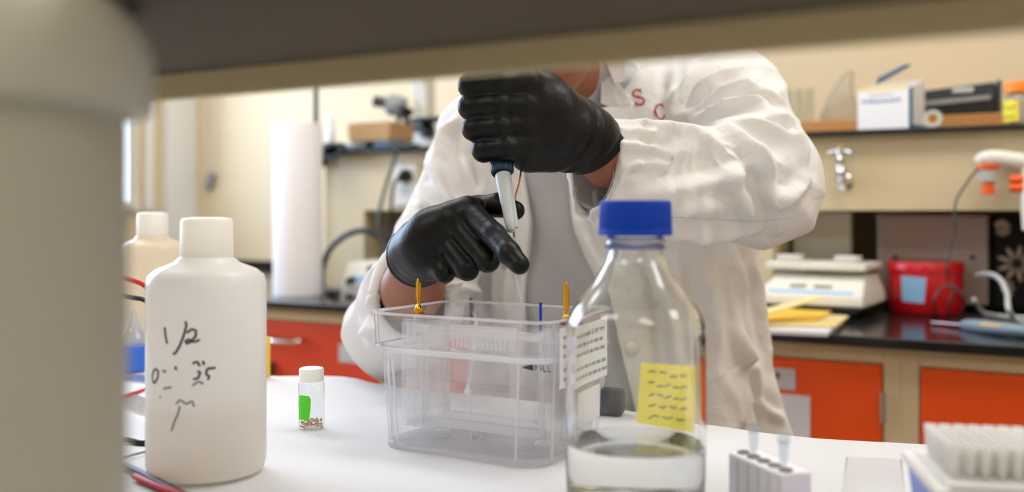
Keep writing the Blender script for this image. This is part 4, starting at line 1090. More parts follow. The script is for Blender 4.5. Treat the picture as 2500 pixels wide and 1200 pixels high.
def surface(fn, lo, hi, h, smooth=2):
    """surface nets over a distance function"""
    lo = np.array(lo, float); hi = np.array(hi, float)
    n = np.ceil((hi - lo) / h).astype(int) + 1
    D = np.empty(n, np.float32)
    ys = (lo[1] + h * np.arange(n[1])).astype(np.float32); zs = (lo[2] + h * np.arange(n[2])).astype(np.float32)
    Y, Z = np.meshgrid(ys, zs, indexing='ij')
    step = max(1, int(1.2e6 / (n[1] * n[2])))
    for i in range(0, n[0], step):
        m = min(step, n[0] - i)
        X = (lo[0] + h * np.arange(i, i + m)).astype(np.float32)
        g = np.empty((m, n[1], n[2], 3), np.float32); g[..., 0] = X[:, None, None]; g[..., 1] = Y; g[..., 2] = Z
        D[i:i + m] = fn(g)
    D[0] = D[-1] = 1; D[:, 0] = D[:, -1] = 1; D[:, :, 0] = D[:, :, -1] = 1
    S = D < 0
    c = np.zeros(n - 1, np.int8)
    for dx in (0, 1):
        for dy in (0, 1):
            for dz in (0, 1): c += S[dx:n[0] - 1 + dx, dy:n[1] - 1 + dy, dz:n[2] - 1 + dz]
    act = np.argwhere((c > 0) & (c < 8))
    idx = -np.ones(n - 1, np.int64); idx[tuple(act.T)] = np.arange(len(act))
    acc = np.zeros((len(act), 3)); cnt = np.zeros(len(act))
    cs = [(0, 0, 0), (1, 0, 0), (0, 1, 0), (1, 1, 0), (0, 0, 1), (1, 0, 1), (0, 1, 1), (1, 1, 1)]
    for a in range(8):
        for ax in range(3):
            if cs[a][ax]: continue
            b = list(cs[a]); b[ax] = 1
            A = D[tuple((act + cs[a]).T)]; B = D[tuple((act + b).T)]
            m = (A < 0) != (B < 0)
            t = np.where(m, A / np.where(m, A - B, 1), 0)
            pt = np.repeat(np.array([cs[a]], float), len(act), 0); pt[:, ax] += t
            acc += pt * m[:, None]; cnt += m
    V = lo + h * (act + acc / cnt[:, None])
    F = []
    for ax in range(3):
        u, v = (ax + 1) % 3, (ax + 2) % 3
        sl0 = [slice(None)] * 3; sl1 = [slice(None)] * 3; sl0[ax] = slice(0, -1); sl1[ax] = slice(1, None)
        A, B = S[tuple(sl0)], S[tuple(sl1)]
        e = np.argwhere(A != B)
        e = e[(e[:, u] > 0) & (e[:, v] > 0) & (e[:, u] < n[u] - 1) & (e[:, v] < n[v] - 1)]
        fl = A[tuple(e.T)]
        def I(du, dv):
            q = e.copy(); q[:, u] -= du; q[:, v] -= dv; return idx[tuple(q.T)]
        q = np.stack([I(1, 1), I(0, 1), I(0, 0), I(1, 0)], 1)
        q[~fl] = q[~fl][:, ::-1]
        F.append(q)
    F = np.concatenate(F); F = F[(F >= 0).all(1)]
    if smooth:
        E = np.concatenate([F[:, [0, 1]], F[:, [1, 2]], F[:, [2, 3]], F[:, [3, 0]]]); E = np.concatenate([E, E[:, ::-1]])
        deg = np.bincount(E[:, 0], minlength=len(V))[:, None]
        for it in range(smooth):
            for lam in (.55, -.52):
                s_ = np.stack([np.bincount(E[:, 0], V[E[:, 1], k], minlength=len(V)) for k in range(3)], 1) / deg
                V = V + lam * (s_ - V)
    return V, F
def sobj(name, fn, lo, hi, h, m, parent, smooth=2):
    V, F = surface(fn, lo, hi, h, smooth)
    me = bpy.data.meshes.new(name)
    me.vertices.add(len(V)); me.vertices.foreach_set('co', V.astype(np.float32).ravel())
    me.loops.add(F.size); me.loops.foreach_set('vertex_index', F.astype(np.int32).ravel())
    me.polygons.add(len(F)); me.polygons.foreach_set('loop_start', np.arange(0, F.size, 4, dtype=np.int32)); me.polygons.foreach_set('loop_total', np.full(len(F), 4, np.int32))
    me.update(calc_edges=True); me.validate(); me.materials.append(M[m] if isinstance(m, str) else m); me.shade_smooth()
    o = bpy.data.objects.new(name, me); COL.objects.link(o)
    if parent is not None:
        o.parent = parent; o.matrix_parent_inverse = rootmat(parent).inverted()
    return o
def A3(v): return np.array([v[0], v[1], v[2]], np.float32)
def bounds(pts, m):
    q = np.array([A3(p) for p in pts]); return q.min(0) - m, q.max(0) + m

# joints
TC = P(1455, 500, 1.43)                      # middle of the torso at breast height
sA = np.array([.951, .309, 0], np.float32)   # towards the person's left
fA = np.array([.309, -.951, 0], np.float32)  # the way the chest faces
SR, SL = P(1212, 350, 1.45), P(1765, 225, 1.385)
ER, WR = P(972, 800, 1.32), P(1008, 640, 1.015)
EL, WL = P(1855, 438, 1.19), P(1432, 340, 1.035)
NECK = P(1470, 150, 1.38); HEAD = P(1330, 0, 1.225)
person = thing('person', 'person in a white lab coat, grey shirt and black gloves pipetting into the tank', 'person', (TC.x, TC.y, 0))

def hand(p, q, k=.010):
    """q: list of (points, radii) chains; palm chains first"""
    d = None
    for pts, rs, kk in q:
        dd = None
        for i in range(len(pts) - 1):
            e = capd(p, A3(pts[i]), A3(pts[i + 1]), rs[i], rs[i + 1])
            dd = e if dd is None else smin(dd, e, .004)
        d = dd if d is None else smin(d, dd, kk)
    return d
# ---- the lower glove (the person's right hand), index finger stretched beside the pipette
R_ = {}
R_['iM'] = P(1142, 512, .985); R_['iP'] = P(1207, 574, .942); R_['iD'] = P(1243, 618, .916); R_['iT'] = P(1268, 645, .906)
R_['mM'] = P(1105, 533, .985); R_['mP'] = P(1190, 634, .953); R_['mD'] = P(1180, 632, .985); R_['mT'] = P(1150, 610, 1.0)
R_['rM'] = P(1072, 562, .995); R_['rP'] = P(1140, 656, .965); R_['rD'] = P(1128, 655, .995); R_['rT'] = P(1105, 628, 1.01)
R_['pM'] = P(1045, 598, 1.0); R_['pP'] = P(1086, 664, .985); R_['pD'] = P(1076, 664, 1.01); R_['pT'] = P(1066, 640, 1.02)
wr = P(1040, 600, 1.015)
def gloveR(p):
    d = hand(p, [
        ([wr, P(1060, 560, 1.0), R_['iM']], [.026, .022, .0135], .0),
        ([wr, P(1050, 580, 1.0), R_['mM']], [.026, .021, .0135], .012),
        ([wr, P(1040, 595, 1.005), R_['rM']], [.026, .020, .013], .012),
        ([P(1032, 612, 1.02), P(1040, 608, 1.01), R_['pM']], [.025, .021, .0125], .012),
        ([P(1085, 560, 1.015), P(1145, 525, 1.005)], [.022, .015], .012),
        ([P(1075, 620, 1.015), P(1110, 590, 1.01)], [.017, .016], .012)])
    fing = [([R_['iM'], R_['iP'], R_['iD'], R_['iT']], [.0128, .0112, .0106, .0094]),
            ([R_['mM'], R_['mP'], R_['mD'], R_['mT']], [.0125, .0112, .0102, .009]),
            ([R_['rM'], R_['rP'], R_['rD'], R_['rT']], [.0122, .0112, .0100, .009]),
            ([R_['pM'], R_['pP'], R_['pD'], R_['pT']], [.0115, .0102, .0092, .0085]),
            ([P(1110, 545, 1.02), P(1165, 506, 1.003), P(1218, 500, .990), P(1257, 513, .982)], [.017, .0122, .0116, .0096])]
    fd = None
    for pts, rs in fing:
        f_ = hand(p, [(pts, rs, 0)])
        fd = f_ if fd is None else smin(fd, f_, .0022)
    d = smin(d, fd, .007)
    # cuff
    a, b = A3(P(1048, 598, 1.01)), A3(P(1016, 628, 1.052))
    ax = (b - a) / np.linalg.norm(b - a); t = (p - a) @ ax
    cuff = capd(p, a, b + ax * .02, .028, .0355)
    d = smin(d, cuff, .012)
    L = float(np.linalg.norm(b - a))
    # stretched wrinkles near the cuff, rolled bead at its edge
    q = t + .004 * wob(p, 60, 5)
    d = d - .0007 * np.sin(q * 620) * np.exp(-((t - L * .62) / .013) ** 2) - .0011 * np.exp(-((t - (L - .004)) / .0018) ** 2) - .0009 * np.exp(-((t - (L - .010)) / .0016) ** 2)
    d = d - .0006 * wob(p, 150, 2)
    d = smax(d, t - L, .0015)
    d = smax(d, -(capd(p, a + ax * .03, b + ax * .06, .0275, .0345)), .0012)      # open sleeve of the glove
    return d
lo, hi = bounds([wr] + list(R_.values()) + [P(985, 648, 1.05), P(1257, 513, .982)], .048)
gR = sobj('glove', gloveR, lo, hi, .0017, 'glove', person, 2)
gR['label'] = 'black nitrile glove on the lower hand with the index finger stretched out'

# ---- the upper glove (left hand) closed round the pipette
Pip = lambda t: P(1222 + 59 * t, 385 + 405 * t, .992 + (.895 - .992) * t)      # axis of the pipette, t=0 below the fist
L_ = {}
ys_ = [(202, 1285, 1150, .0124), (256, 1272, 1150, .0125), (309, 1274, 1158, .0122), (359, 1284, 1180, .0118)]
def gloveL(p):
    w0 = P(1425, 335, 1.035)
    ch = []
    for i, (y, xm, xp, r) in enumerate(ys_):
        m = P(xm, y + (2 if i < 3 else -4), .985 + .004 * abs(i - 1.2))
        ch.append(([w0, P(1350, 300 + (y - 280) * .55, 1.01), m], [.027, .024, .0155], .014))
    d = hand(p, ch)
    d = smin(d, capd(p, A3(P(1390, 352, 1.025)), A3(P(1292, 372, 1.0)), .026, .0205), .014)     # heel of the hand
    d = smin(d, capd(p, A3(P(1385, 270, 1.04)), A3(P(1310, 205, 1.03)), .022, .0165), .014)     # base of the thumb
    fd = None
    for i, (y, xm, xp, r) in enumerate(ys_):
        m = P(xm, y + (2 if i < 3 else -4), .983 + .003 * abs(i - 1.2))
        f_ = hand(p, [([m, P((xm + xp) / 2, y, .975), P(xp, y + 6, .981), P(xp + 8, y + 8, 1.012), P(xp + 45, y + 6, 1.032)], [.0135, r, r * .98, r * .9, .0095], 0)])
        fd = f_ if fd is None else smin(fd, f_, .0022)
    d = smin(d, fd, .008)
    th = hand(p, [([P(1345, 235, 1.035), P(1290, 178, 1.025), P(1248, 132, 1.005), P(1215, 112, .998)], [.019, .0138, .0125, .0108], 0)])
    d = smin(d, th, .010)
    a, b = A3(P(1395, 325, 1.03)), A3(P(1463, 362, 1.058))
    ax = (b - a) / np.linalg.norm(b - a); t = (p - a) @ ax; L = float(np.linalg.norm(b - a))
    # cut plane of the cuff, tilted like the photo's
    nrm = A3(P(1500, 330, 1.05)) - A3(P(1430, 300, 1.035)); 
    cutn = ax * .86 + np.array([0, 0, -.50], np.float32) * 1.0; cutn = cutn / np.linalg.norm(cutn)
    tc = (p - b) @ cutn
    cuff = capd(p, a, b + ax * .04, .030, .0375)
    d = smin(d, cuff, .014)
    d = d - .0011 * np.sin((t + .005 * wob(p, 45, 8)) * 300) * np.exp(-((t - .0) / .012) ** 2)
    d = d - .0013 * np.abs(wob(p, 70, 21)) * np.clip(t / .02, 0, 1) - .0007 * wob(p, 120, 4)
    d = d - .0012 * np.exp(-((tc + .003) / .0018) ** 2) + .0010 * np.exp(-((tc + .012) / .002) ** 2)
    g = (p - A3(Pip(-.12))); 
    d = smax(d, tc, .0015)
    d = smax(d, -capd(p, a + ax * .025, b + ax * .08, .0285, .0365), .0012)
    return d
lo, hi = bounds([P(1110, 90, .97), P(1520, 440, 1.08), P(1400, 100, .97), P(1110, 400, 1.04)], .02)
gL = sobj('glove', gloveL, lo, hi, .0018, 'glove', person, 2)
gL['label'] = 'black nitrile glove on the upper hand, closed round the pipette'

# ---- body
def Rz(v): return A3(v)
hf = (FW * -.50 + Vector((-.42, -.55, -.52))).normalized()        # where the face looks: down at the tank
hf = (A3(Vector((TKX, TKY, 1.0))) - A3(HEAD)); hf = hf / np.linalg.norm(hf); hf = hf * .75 + fA * .4; hf /= np.linalg.norm(hf)
hu = np.array([0, 0, 1], np.float32) - hf * hf[2]; hu /= np.linalg.norm(hu); hs = np.cross(hf, hu)
HC = A3(HEAD)
def hp(s, f, u): return HC + hs * s + hf * f + hu * u
RH = np.stack([hs, hf, hu])
def torso_c(z): # centre line leans forward as it rises
    return
TCn = A3(TC)
HIP = TCn.copy(); HIP[2] = .86
def body(p):
    d = capd(p, HIP + sA * .0, TCn + np.array([0, 0, .02]), .095, .09)
    d = smin(d, capd(p, HIP - sA * .06 - [0, 0, .02], HIP + sA * .06 - [0, 0, .02], .09, .09), .05)
    d = smin(d, capd(p, A3(SR) + sA * .04, A3(SL) - sA * .04, .055, .055), .08)
    nb = (A3(SR) + A3(SL)) / 2 + [0, 0, .030] - sA * .04
    jaw = hp(0, -.005, -.07)
    d = smin(d, capd(p, nb, jaw, .054, .052), .03)
    d = smin(d, capd(p, A3(SR), A3(ER), .048, .040), .04); d = smin(d, capd(p, A3(ER), A3(P(1008, 705, 1.12)), .041, .034), .015)
    d = smin(d, capd(p, A3(P(1008, 705, 1.12)), A3(P(1030, 614, 1.03)), .034, .024), .01)
    d = smin(d, capd(p, A3(SL), A3(EL), .048, .040), .04); d = smin(d, capd(p, A3(EL), A3(P(1490, 385, 1.065)), .041, .032), .015)
    d = smin(d, capd(p, A3(P(1490, 380, 1.065)), A3(P(1410, 330, 1.03)), .0315, .022), .01)
    for s_ in (-1, 1):
        hipj = HIP + sA * (.085 * s_) - [0, 0, .06]; kn = HIP + sA * (.095 * s_) + fA * .02; kn = kn.copy(); kn[2] = .47; an = HIP + sA * (.10 * s_); an = an.copy(); an[2] = .09
        d = smin(d, capd(p, hipj, kn, .085, .055), .04); d = smin(d, capd(p, kn, an, .055, .037), .02)
    h = elld(p, hp(0, -.015, .025), (.076, .098, .10), RH)
    h = smin(h, elld(p, hp(0, .035, -.045), (.060, .062, .068), RH), .03)
    h = smin(h, capd(p, hp(0, .075, -.085), hp(0, .06, -.075), .020, .03), .02)
    h = smin(h, capd(p, hp(0, .088, .012), hp(0, .108, -.028), .009, .0135), .012)          # nose
    for s_ in (-1, 1):
        h = smax(h, -elld(p, hp(.032 * s_, .103, .012), (.019, .016, .012), RH), .012)      # eye sockets
        h = smin(h, elld(p, hp(.032 * s_, .078, .012), (.013, .013, .012), RH), .003)
        h = smin(h, elld(p, hp(.080 * s_, -.012, -.005), (.009, .018, .032), RH), .008)     # ears
        h = smin(h, elld(p, hp(.036 * s_, .076, -.028), (.022, .016, .02), RH), .02)
    h = smin(h, elld(p, hp(0, .092, -.052), (.024, .010, .009), RH), .008)                  # lips
    h = smax(h, -elld(p, hp(0, .104, -.052), (.022, .006, .0015), RH), .003)
    return smin(d, h, .018)
lo, hi = bounds([HIP - sA * .25, HIP + sA * .25, SR, SL, ER, EL, WL, P(1015, 600, 1.0), hp(.1, .13, .14), hp(-.1, -.12, -.13)], .07); lo[2] = .06
bo = sobj('body', body, lo, hi, .0052, 'skin', person, 2)
def hairf(p):
    h = elld(p, hp(0, -.025, .035), (.085, .102, .105), RH)
    cut = (p - hp(0, .055, .06)) @ (hf * .75 - hu * .66)
    h = smax(h, cut, .012)
    h = smin(h, elld(p, hp(.0, -.06, -.03), (.07, .05, .06), RH), .02)
    return h - .002 * wob(p, 160, 11)
lo, hi = bounds([hp(.1, .1, .15), hp(-.1, -.14, -.12)], .06)
sobj('hair', hairf, lo, hi, .004, 'hair', person, 1)
def beard(p):
    h = elld(p, hp(0, .034, -.062), (.068, .062, .062), RH)
    h = smax(h, -elld(p, hp(0, .062, -.028), (.050, .075, .052), RH), .006)
    h = smax(h, (p - hp(0, 0, -.012)) @ hu, .008)
    return h - .0015 * wob(p, 220, 12)
sobj('beard', beard, lo, hi, .0034, 'hair', person, 1)
for s_ in (-1, 1):
    e_ = hp(.032 * s_, .0815, .012)
    eyo = obj('eye', MB().lathe([(0, -.0105), (.006, -.0086), (.0095, -.004), (.0105, 0), (.0095, .004), (.006, .0086), (0, .0105)], 18, tuple(e_)), 'white', person, world=True)
    g_ = hf * .96 - hu * .28; g_ /= np.linalg.norm(g_)
    obj('iris', MB().lathe_on([(0, 0), (.0046, 0), (.0046, .0006), (.003, .0012), (0, .0014)], Vector(e_ + g_ * .0098), Vector(e_ + g_ * .03), 20), 'black', eyo).matrix_parent_inverse = rootmat(person).inverted()
    def lidf(p, e_=e_): return smax(smax(elld(p, e_, (.0125, .0125, .0125), RH), -((p - e_) @ (hu * .9 + hf * .25)) + .0015, .001), -elld(p, e_, (.0104, .0104, .0104), RH), .001)
    sobj('eyelid', lidf, e_ - .02, e_ + .02, .001, 'skin', person, 1)
    sobj('eyebrow', lambda p, s_=s_: capd(p, hp(.018 * s_, .096, .037), hp(.046 * s_, .086, .033), .0045, .003) - .0006 * wob(p, 700, 3), hp(.03 * s_, .09, .035) - .04, hp(.03 * s_, .09, .035) + .04, .0012, 'hair', person, 1)

# ---- shirt and trousers, shoes
def torso(p, grow, zt, zb, drop=0.0, wide=0.0):
    z = p[..., 2]
    u = np.clip((z - .80) / .5, 0, 1)
    q = p - TCn; s_ = q @ sA; f_ = q @ fA
    a = .150 + .045 * u - .02 * np.sin(u * 3.14) + grow + drop * np.clip((1.05 - z) / .4, 0, 1.5) + wide * np.clip(s_ / .06, 0, 1)
    b = .115 + .008 * np.sin(u * 3.14) - .01 * u + grow + drop * .4 * np.clip((1.05 - z) / .4, 0, 1.5)
    r = np.sqrt((s_ / a) ** 2 + (f_ / b) ** 2)
    d = (r - 1) * np.minimum(a, b)
    return d, s_, f_, z
def shirtf(p):
    d, s_, f_, z = torso(p, .0, 0, 0)
    d = smax(d, np.abs(z - 1.06) - .20, .06)
    d = smin(d, capd(p, A3(SR) + sA * .03, A3(SL) - sA * .03, .060, .060), .08)
    nb = (A3(SR) + A3(SL)) / 2 + [0, 0, .02] - sA * .02
    d = smin(d, capd(p, nb, nb + (hp(0, -.03, -.10) - nb) * .45, .070, .066), .03)
    for a, w_, ph in ((.9, .007, 0), (.35, .005, 2)):
        d = d - w_ * np.sin((z * 1.0 + s_ * a * 1.4) * 42 + ph + wob(p, 9, 3) * 1.5)
    d = d - .004 * wob(p, 16, 6)
    return smax(d, .86 - z, .004)
lo, hi = bounds([TCn - sA * .2, TCn + sA * .2, SR, SL], .09); lo[2] = .84; hi[2] = 1.44
sobj('shirt', shirtf, lo, hi, .0048, 'shirt', person, 2)
def trous(p):
    d, s_, f_, z = torso(p, -.004, 0, 0)
    d = smax(d, z - .90, .006); d = smax(d, .76 - z, .03)
    for k_ in (-1, 1):
        hipj = HIP + sA * (.08 * k_) - [0, 0, .06]; kn = (HIP + sA * (.095 * k_) + fA * .02).copy(); kn[2] = .47; an = (HIP + sA * (.10 * k_)).copy(); an[2] = .06
        d = smin(d, capd(p, hipj, kn, .098, .075), .03); d = smin(d, capd(p, kn, an, .075, .066), .02)
    return smax(d - .002 * wob(p, 40, 3), .05 - z, .004)
lo, hi = bounds([HIP - sA * .2, HIP + sA * .2], .10); lo[2] = .02; hi[2] = .92
sobj('trousers', trous, lo, hi, .007, 'navy', person, 2)
for k_ in (-1, 1):
    a = (HIP + sA * (.10 * k_) - fA * .05).copy(); a[2] = .045; b = a + fA * .19; b[2] = .035
    def shoe(p, a=a, b=b):
        return smax(smin(capd(p, a, b, .044, .040), capd(p, a, a + [0, 0, .04], .04, .036), .02), -p[..., 2] + .002, .003)
    lo, hi = bounds([a, b], .07); lo[2] = -.01; hi[2] = .14
    sobj('shoe', shoe, lo, hi, .006, 'black', person, 1)

# ---- the coat
CUL = (A3(P(1448, 393, 1.068)), A3(EL) + [0, 0, -.008])
CUR = (A3(P(1010, 716, 1.135)), A3(ER))
nL = CUL[0] - CUL[1]; nL = nL / np.linalg.norm(nL)
def ridge(x): return 1 - np.abs(np.sin(x))
def armf(p, S, E, C, re, rc, rs, sag, seed):
    d1 = capd(p, S, E, rs, re); 
    # forearm sleeve hangs: more room below the arm than above
    Cx = C + (C - E) * .35
    d = E - Cx; t = np.clip(((p - Cx) @ d) / float(d @ d), 0, 1)
    q = p - Cx - t[..., None] * d
    r = rc + (re - rc) * np.clip((t - .25) / .75, 0, 1)
    zz_ = q[..., 2]; qq = q.copy(); qq[..., 2] = np.where(zz_ < 0, zz_ / sag, zz_)
    d2 = np.sqrt((qq * qq).sum(-1)) - r
    return d1, d2, t
def coatf(p):
    d, s_, f_, z = torso(p, .016, 0, 0, .05, .052)
    d = smax(d, np.abs(z - .93) - .37, .07)
    th = np.arctan2(s_, f_ + .02)
    low = np.clip((1.10 - z) / .3, 0, 1)
    d = d - (.012 * low + .003) * np.sin(th * 9 + 2.2 * np.sin(z * 5) + 1.0) - .008 * low * np.sin(th * 17 + z * 6)
    yoke = capd(p, A3(SR) + sA * .035, A3(SL) - sA * .035, .072, .072)
    d = smin(d, yoke, .07)
    a1, a2, t2 = armf(p, A3(SL), A3(EL), CUL[0], .067, .048, .078, 1.32, 1)
    b1, b2, u2 = armf(p, A3(SR), A3(ER), CUR[0], .060, .049, .080, 1.2, 2)
    # creases of the left sleeve: they fan out from the inside of the elbow and run along the arm
    pe = A3(P(1640, 300, 1.20)); q = p - pe
    k_ = A3(RT); v_ = np.array([0, 0, 1], np.float32)
    ang = np.arctan2(-(q @ v_), q @ k_); rad = np.sqrt((q @ v_) ** 2 + (q @ k_) ** 2)
    fan = ridge(ang * 6.5 + .5 * wob(p, 14, 31)) ** 2.2 * np.clip(rad / .06, 0, 1) * np.exp(-np.clip(rad - .12, 0, 1) / .08)
    fan2 = ridge(ang * 3.2 + 1.0 + .4 * wob(p, 10, 35)) ** 3 * np.clip(rad / .07, 0, 1)
    aL = smin(a1, a2, .035)
    aL = aL - .0085 * fan - .010 * fan2 + .005 - .006 * wob(p, 22, 41)
    tc = (p - CUL[0]) @ nL
    aL = aL - .0022 * ridge(((q @ v_) * 9 + .35 * wob(p, 30, 42)) * 5) ** 2 * np.clip((tc + .12) / .05, 0, 1)
    # right sleeve
    axR = A3(ER) - A3(SR); axR = axR / np.linalg.norm(axR); tR = (p - A3(SR)) @ axR
    sd = (p - A3(SR)) @ A3(RT)
    aR = smin(b1, b2, .03)
    aR = aR - .012 * ridge(tR * 12 + sd * 9 + .8 * wob(p, 12, 51) + .6) ** 2.2 * np.clip(tR / .05 + .8, 0, 1) + .004 - .007 * wob(p, 20, 52) - .004 * ridge(tR * 33 + sd * 24 + wob(p, 14, 53)) ** 3
    nR = CUR[0] - CUR[1]; nR = nR / np.linalg.norm(nR); tcR = (p - CUR[0]) @ nR
    # cut the cuffs flat and hollow them
    cutL = tc - .0 + .0015 * wob(p, 40, 6)
    aL = smax(aL, cutL, .003)
    aR = smax(aR, tcR + .0015 * wob(p, 40, 7), .003)
    d = smin(d, aL, .018); d = smin(d, aR, .022)
    hl = capd(p, CUL[0] + nL * .03, CUL[0] - nL * .10, .0435, .030); q_ = p - CUL[0]
    # the hollow follows the sagging cuff
    ql = (p - CUL[0]); ql = ql - (ql @ nL)[..., None] * nL; ql2 = ql.copy(); ql2[..., 2] = np.where(ql[..., 2] < 0, ql[..., 2] / 1.3, ql[..., 2])
    hl = np.maximum(np.sqrt((ql2 * ql2).sum(-1)) - (.0397 + .06 * np.clip(tc, -.2, 0) * .4), -tc - .10)
    qr = (p - CUR[0]); qr = qr - (qr @ nR)[..., None] * nR; qr2 = qr.copy(); qr2[..., 2] = np.where(qr[..., 2] < 0, qr[..., 2] / 1.2, qr[..., 2])
    hr = np.maximum(np.sqrt((qr2 * qr2).sum(-1)) - (.0405 + .05 * np.clip(tcR, -.2, 0) * .4), -tcR - .09)
    near = lambda c, r: np.sqrt(((p - c) ** 2).sum(-1)) - r
    d = smax(d, -np.maximum(hl, near(CUL[0], .125)), .003)
    d = smax(d, -np.maximum(hr, near(CUR[0], .12)), .003)
    # the open front
    er = np.interp(z, [.70, .80, .90, 1.034, 1.077, 1.13, 1.18, 1.24, 1.30, 1.36], [.10, .085, .062, .022, .0, -.018, -.022, -.015, .004, .03]).astype(np.float32)
    el = np.interp(z, [.7, .95, 1.03, 1.12, 1.20, 1.30], [-.088, -.084, -.080, -.074, -.084, -.09]).astype(np.float32)
    mid = (er + el) / 2; hw = (er - el) / 2
    op = np.maximum(np.abs(s_ - mid) - hw - .10 * np.clip(z - 1.32, 0, 1), -(f_ - .02))
    op = np.maximum(op, -(f_ - .0))
    d = smax(d, -op, .005)
    nk = capd(p, A3(P(1415, 190, 1.35)), A3(P(1370, 60, 1.29)), .064, .08)
    d = smax(d, -nk, .008)
    return smax(d, .60 - z, .004)
lo, hi = bounds([TCn - sA * .25, TCn + sA * .25, SR, SL, ER, EL, CUL[0], CUR[0]], .10); lo[2] = .58; hi[2] = 1.42
coat = sobj('lab_coat', coatf, lo, hi, .0036, 'coat', person, 1)
coat['label'] = 'white cotton lab coat worn open, sleeves falling back from the wrists'
# creases laid where the cloth folds: each line pushes the cloth out, with a trough beside it
tcoat = bvh(coat)
FOLDS = [  # (points, height mm, width mm, side of the trough)
 ([(1655, 282), (1700, 240), (1762, 196), (1862, 162)], 9, 9, 1), ([(1662, 290), (1745, 243), (1822, 218), (1908, 246)], 9, 9, 1),
 ([(1690, 300), (1780, 262), (1845, 262), (1935, 300)], 9, 9, 1), ([(1640, 250), (1668, 215), (1700, 150)], 7, 8, 1),
 ([(1790, 300), (1855, 318), (1940, 340)], 8, 8, 1), ([(1750, 300), (1830, 358), (1882, 430), (1896, 560)], 8, 9, -1),
 ([(1925, 300), (1958, 362), (1970, 440)], 6, 7, 1), ([(1862, 472), (1918, 476), (1966, 442)], 9, 9, 1),
 ([(1515, 318), (1560, 322), (1610, 330)], 3.5, 4, 1), ([(1518, 350), (1570, 356), (1640, 372)], 3.5, 4, 1), ([(1522, 405), (1600, 398), (1650, 402)], 4, 5, 1), ([(1530, 440), (1575, 436)], 3, 4, 1),
 ([(1520, 296), (1600, 312), (1690, 326), (1790, 372)], 6, 8, 1), ([(1545, 476), (1660, 458), (1780, 432), (1856, 386)], 8, 11, 1),
 ([(1780, 440), (1820, 490), (1840, 560)], 5, 9, -1), ([(1600, 520), (1700, 500), (1800, 500)], 5, 12, 1),
 ([(1640, 575), (1740, 580), (1850, 560)], 5, 10, -1), ([(1540, 215), (1570, 170), (1600, 130)], 4, 7, 1), ([(1634, 290), (1640, 220), (1644, 150)], 5, 6, 1),
 ([(1120, 290), (1086, 330), (1077, 402), (1098, 480), (1140, 525)], 9, 8, 1), ([(1022, 455), (1040, 494), (1072, 525)], 8, 8, 1), ([(1008, 500), (1030, 540), (1060, 565)], 7, 7, 1),
 ([(1131, 395), (1152, 440), (1164, 470)], 5, 6, 1), ([(1170, 380), (1180, 440), (1178, 480)], 5, 6, -1), ([(1040, 390), (1060, 420), (1068, 470)], 6, 9, -1),
 ([(1215, 400), (1230, 480), (1240, 620)], 4, 6, 1), ([(960, 600), (925, 680), (905, 760), (900, 850)], 5, 9, -1), ([(985, 580), (950, 640), (940, 720)], 4, 6, 1), ([(880, 790), (905, 800), (935, 790)], 5, 8, 1),
 ([(1080, 715), (1110, 695), (1160, 702), (1172, 740)], 9, 6, 1), ([(1176, 690), (1178, 800)], 6, 6, 1), ([(1206, 650), (1206, 800)], 6, 6, -1), ([(1240, 660), (1244, 800)], 4, 6, 1), ([(1090, 750), (1140, 765), (1170, 760)], 5, 6, 1),
 ([(1400, 460), (1420, 560), (1470, 660)], 4, 8, 1), ([(1450, 470), (1456, 540), (1480, 600)], 4, 7, -1),
 ([(1790, 600), (1806, 690), (1815, 740)], 6, 10, 1), ([(1725, 630), (1740, 760), (1752, 860)], 7, 14, 1), ([(1800, 800), (1832, 900), (1856, 1040)], 8, 12, -1), ([(1850, 985), (1880, 1005), (1912, 1022)], 7, 7, 1),
 ([(1765, 905), (1790, 985), (1800, 1060)], 6, 10, 1), ([(1650, 640), (1660, 760), (1680, 900)], 7, 12, -1), ([(1840, 640), (1862, 760), (1880, 880)], 5, 9, -1)]
me = coat.data; nv = len(me.vertices)
co = np.empty(nv * 3, np.float32); me.vertices.foreach_get('co', co); co = co.reshape(-1, 3)
no = np.empty(nv * 3, np.float32); me.vertex_normals.foreach_get('vector', no); no = no.reshape(-1, 3)
fwd, rgt = A3(FW), A3(RT); disp = np.zeros(nv, np.float32)
front = np.clip((no @ -fwd) * 2.5, 0, 1)
for pts, A_, w_, sd_ in FOLDS:
    hs = []
    for i in range(len(pts) - 1):
        for k_ in range(4):
            t_ = k_ / 4; h = hit(tcoat, pts[i][0] + (pts[i + 1][0] - pts[i][0]) * t_, pts[i][1] + (pts[i + 1][1] - pts[i][1]) * t_)
            if h: hs.append(A3(h[0]))
    h = hit(tcoat, *pts[-1])
    if h: hs.append(A3(h[0]))
    if len(hs) < 2: continue
    best = np.full(nv, 9., np.float32); sx = np.zeros(nv, np.float32); env = np.zeros(nv, np.float32); N_ = len(hs) - 1
    for i in range(N_):
        a, b = hs[i], hs[i + 1]
        if np.linalg.norm(b - a) > .09: continue
        d = b - a; t_ = np.clip(((co - a) @ d) / float(d @ d + 1e-9), 0, 1); q = co - a - t_[:, None] * d
        r = np.sqrt((q * q).sum(1)); m = r < best
        n2 = np.cross(d, fwd); n2 /= np.linalg.norm(n2) + 1e-9
        best = np.where(m, r, best); sx = np.where(m, np.sign(q @ n2) * r, sx); env = np.where(m, np.sin(np.pi * (.08 + .84 * (i + t_) / N_)), env)
    w_ = w_ / 1000; x = sx * sd_
    disp += front * env * A_ / 1000 * (np.exp(-(best / w_) ** 2) - .75 * np.exp(-((x - 1.7 * w_) / (1.1 * w_)) ** 2) * (best < 5 * w_))
disp *= 2.6
ed = np.empty(len(me.edges) * 2, np.int32); me.edges.foreach_get('vertices', ed); ed = ed.reshape(-1, 2); ed = np.concatenate([ed, ed[:, ::-1]])
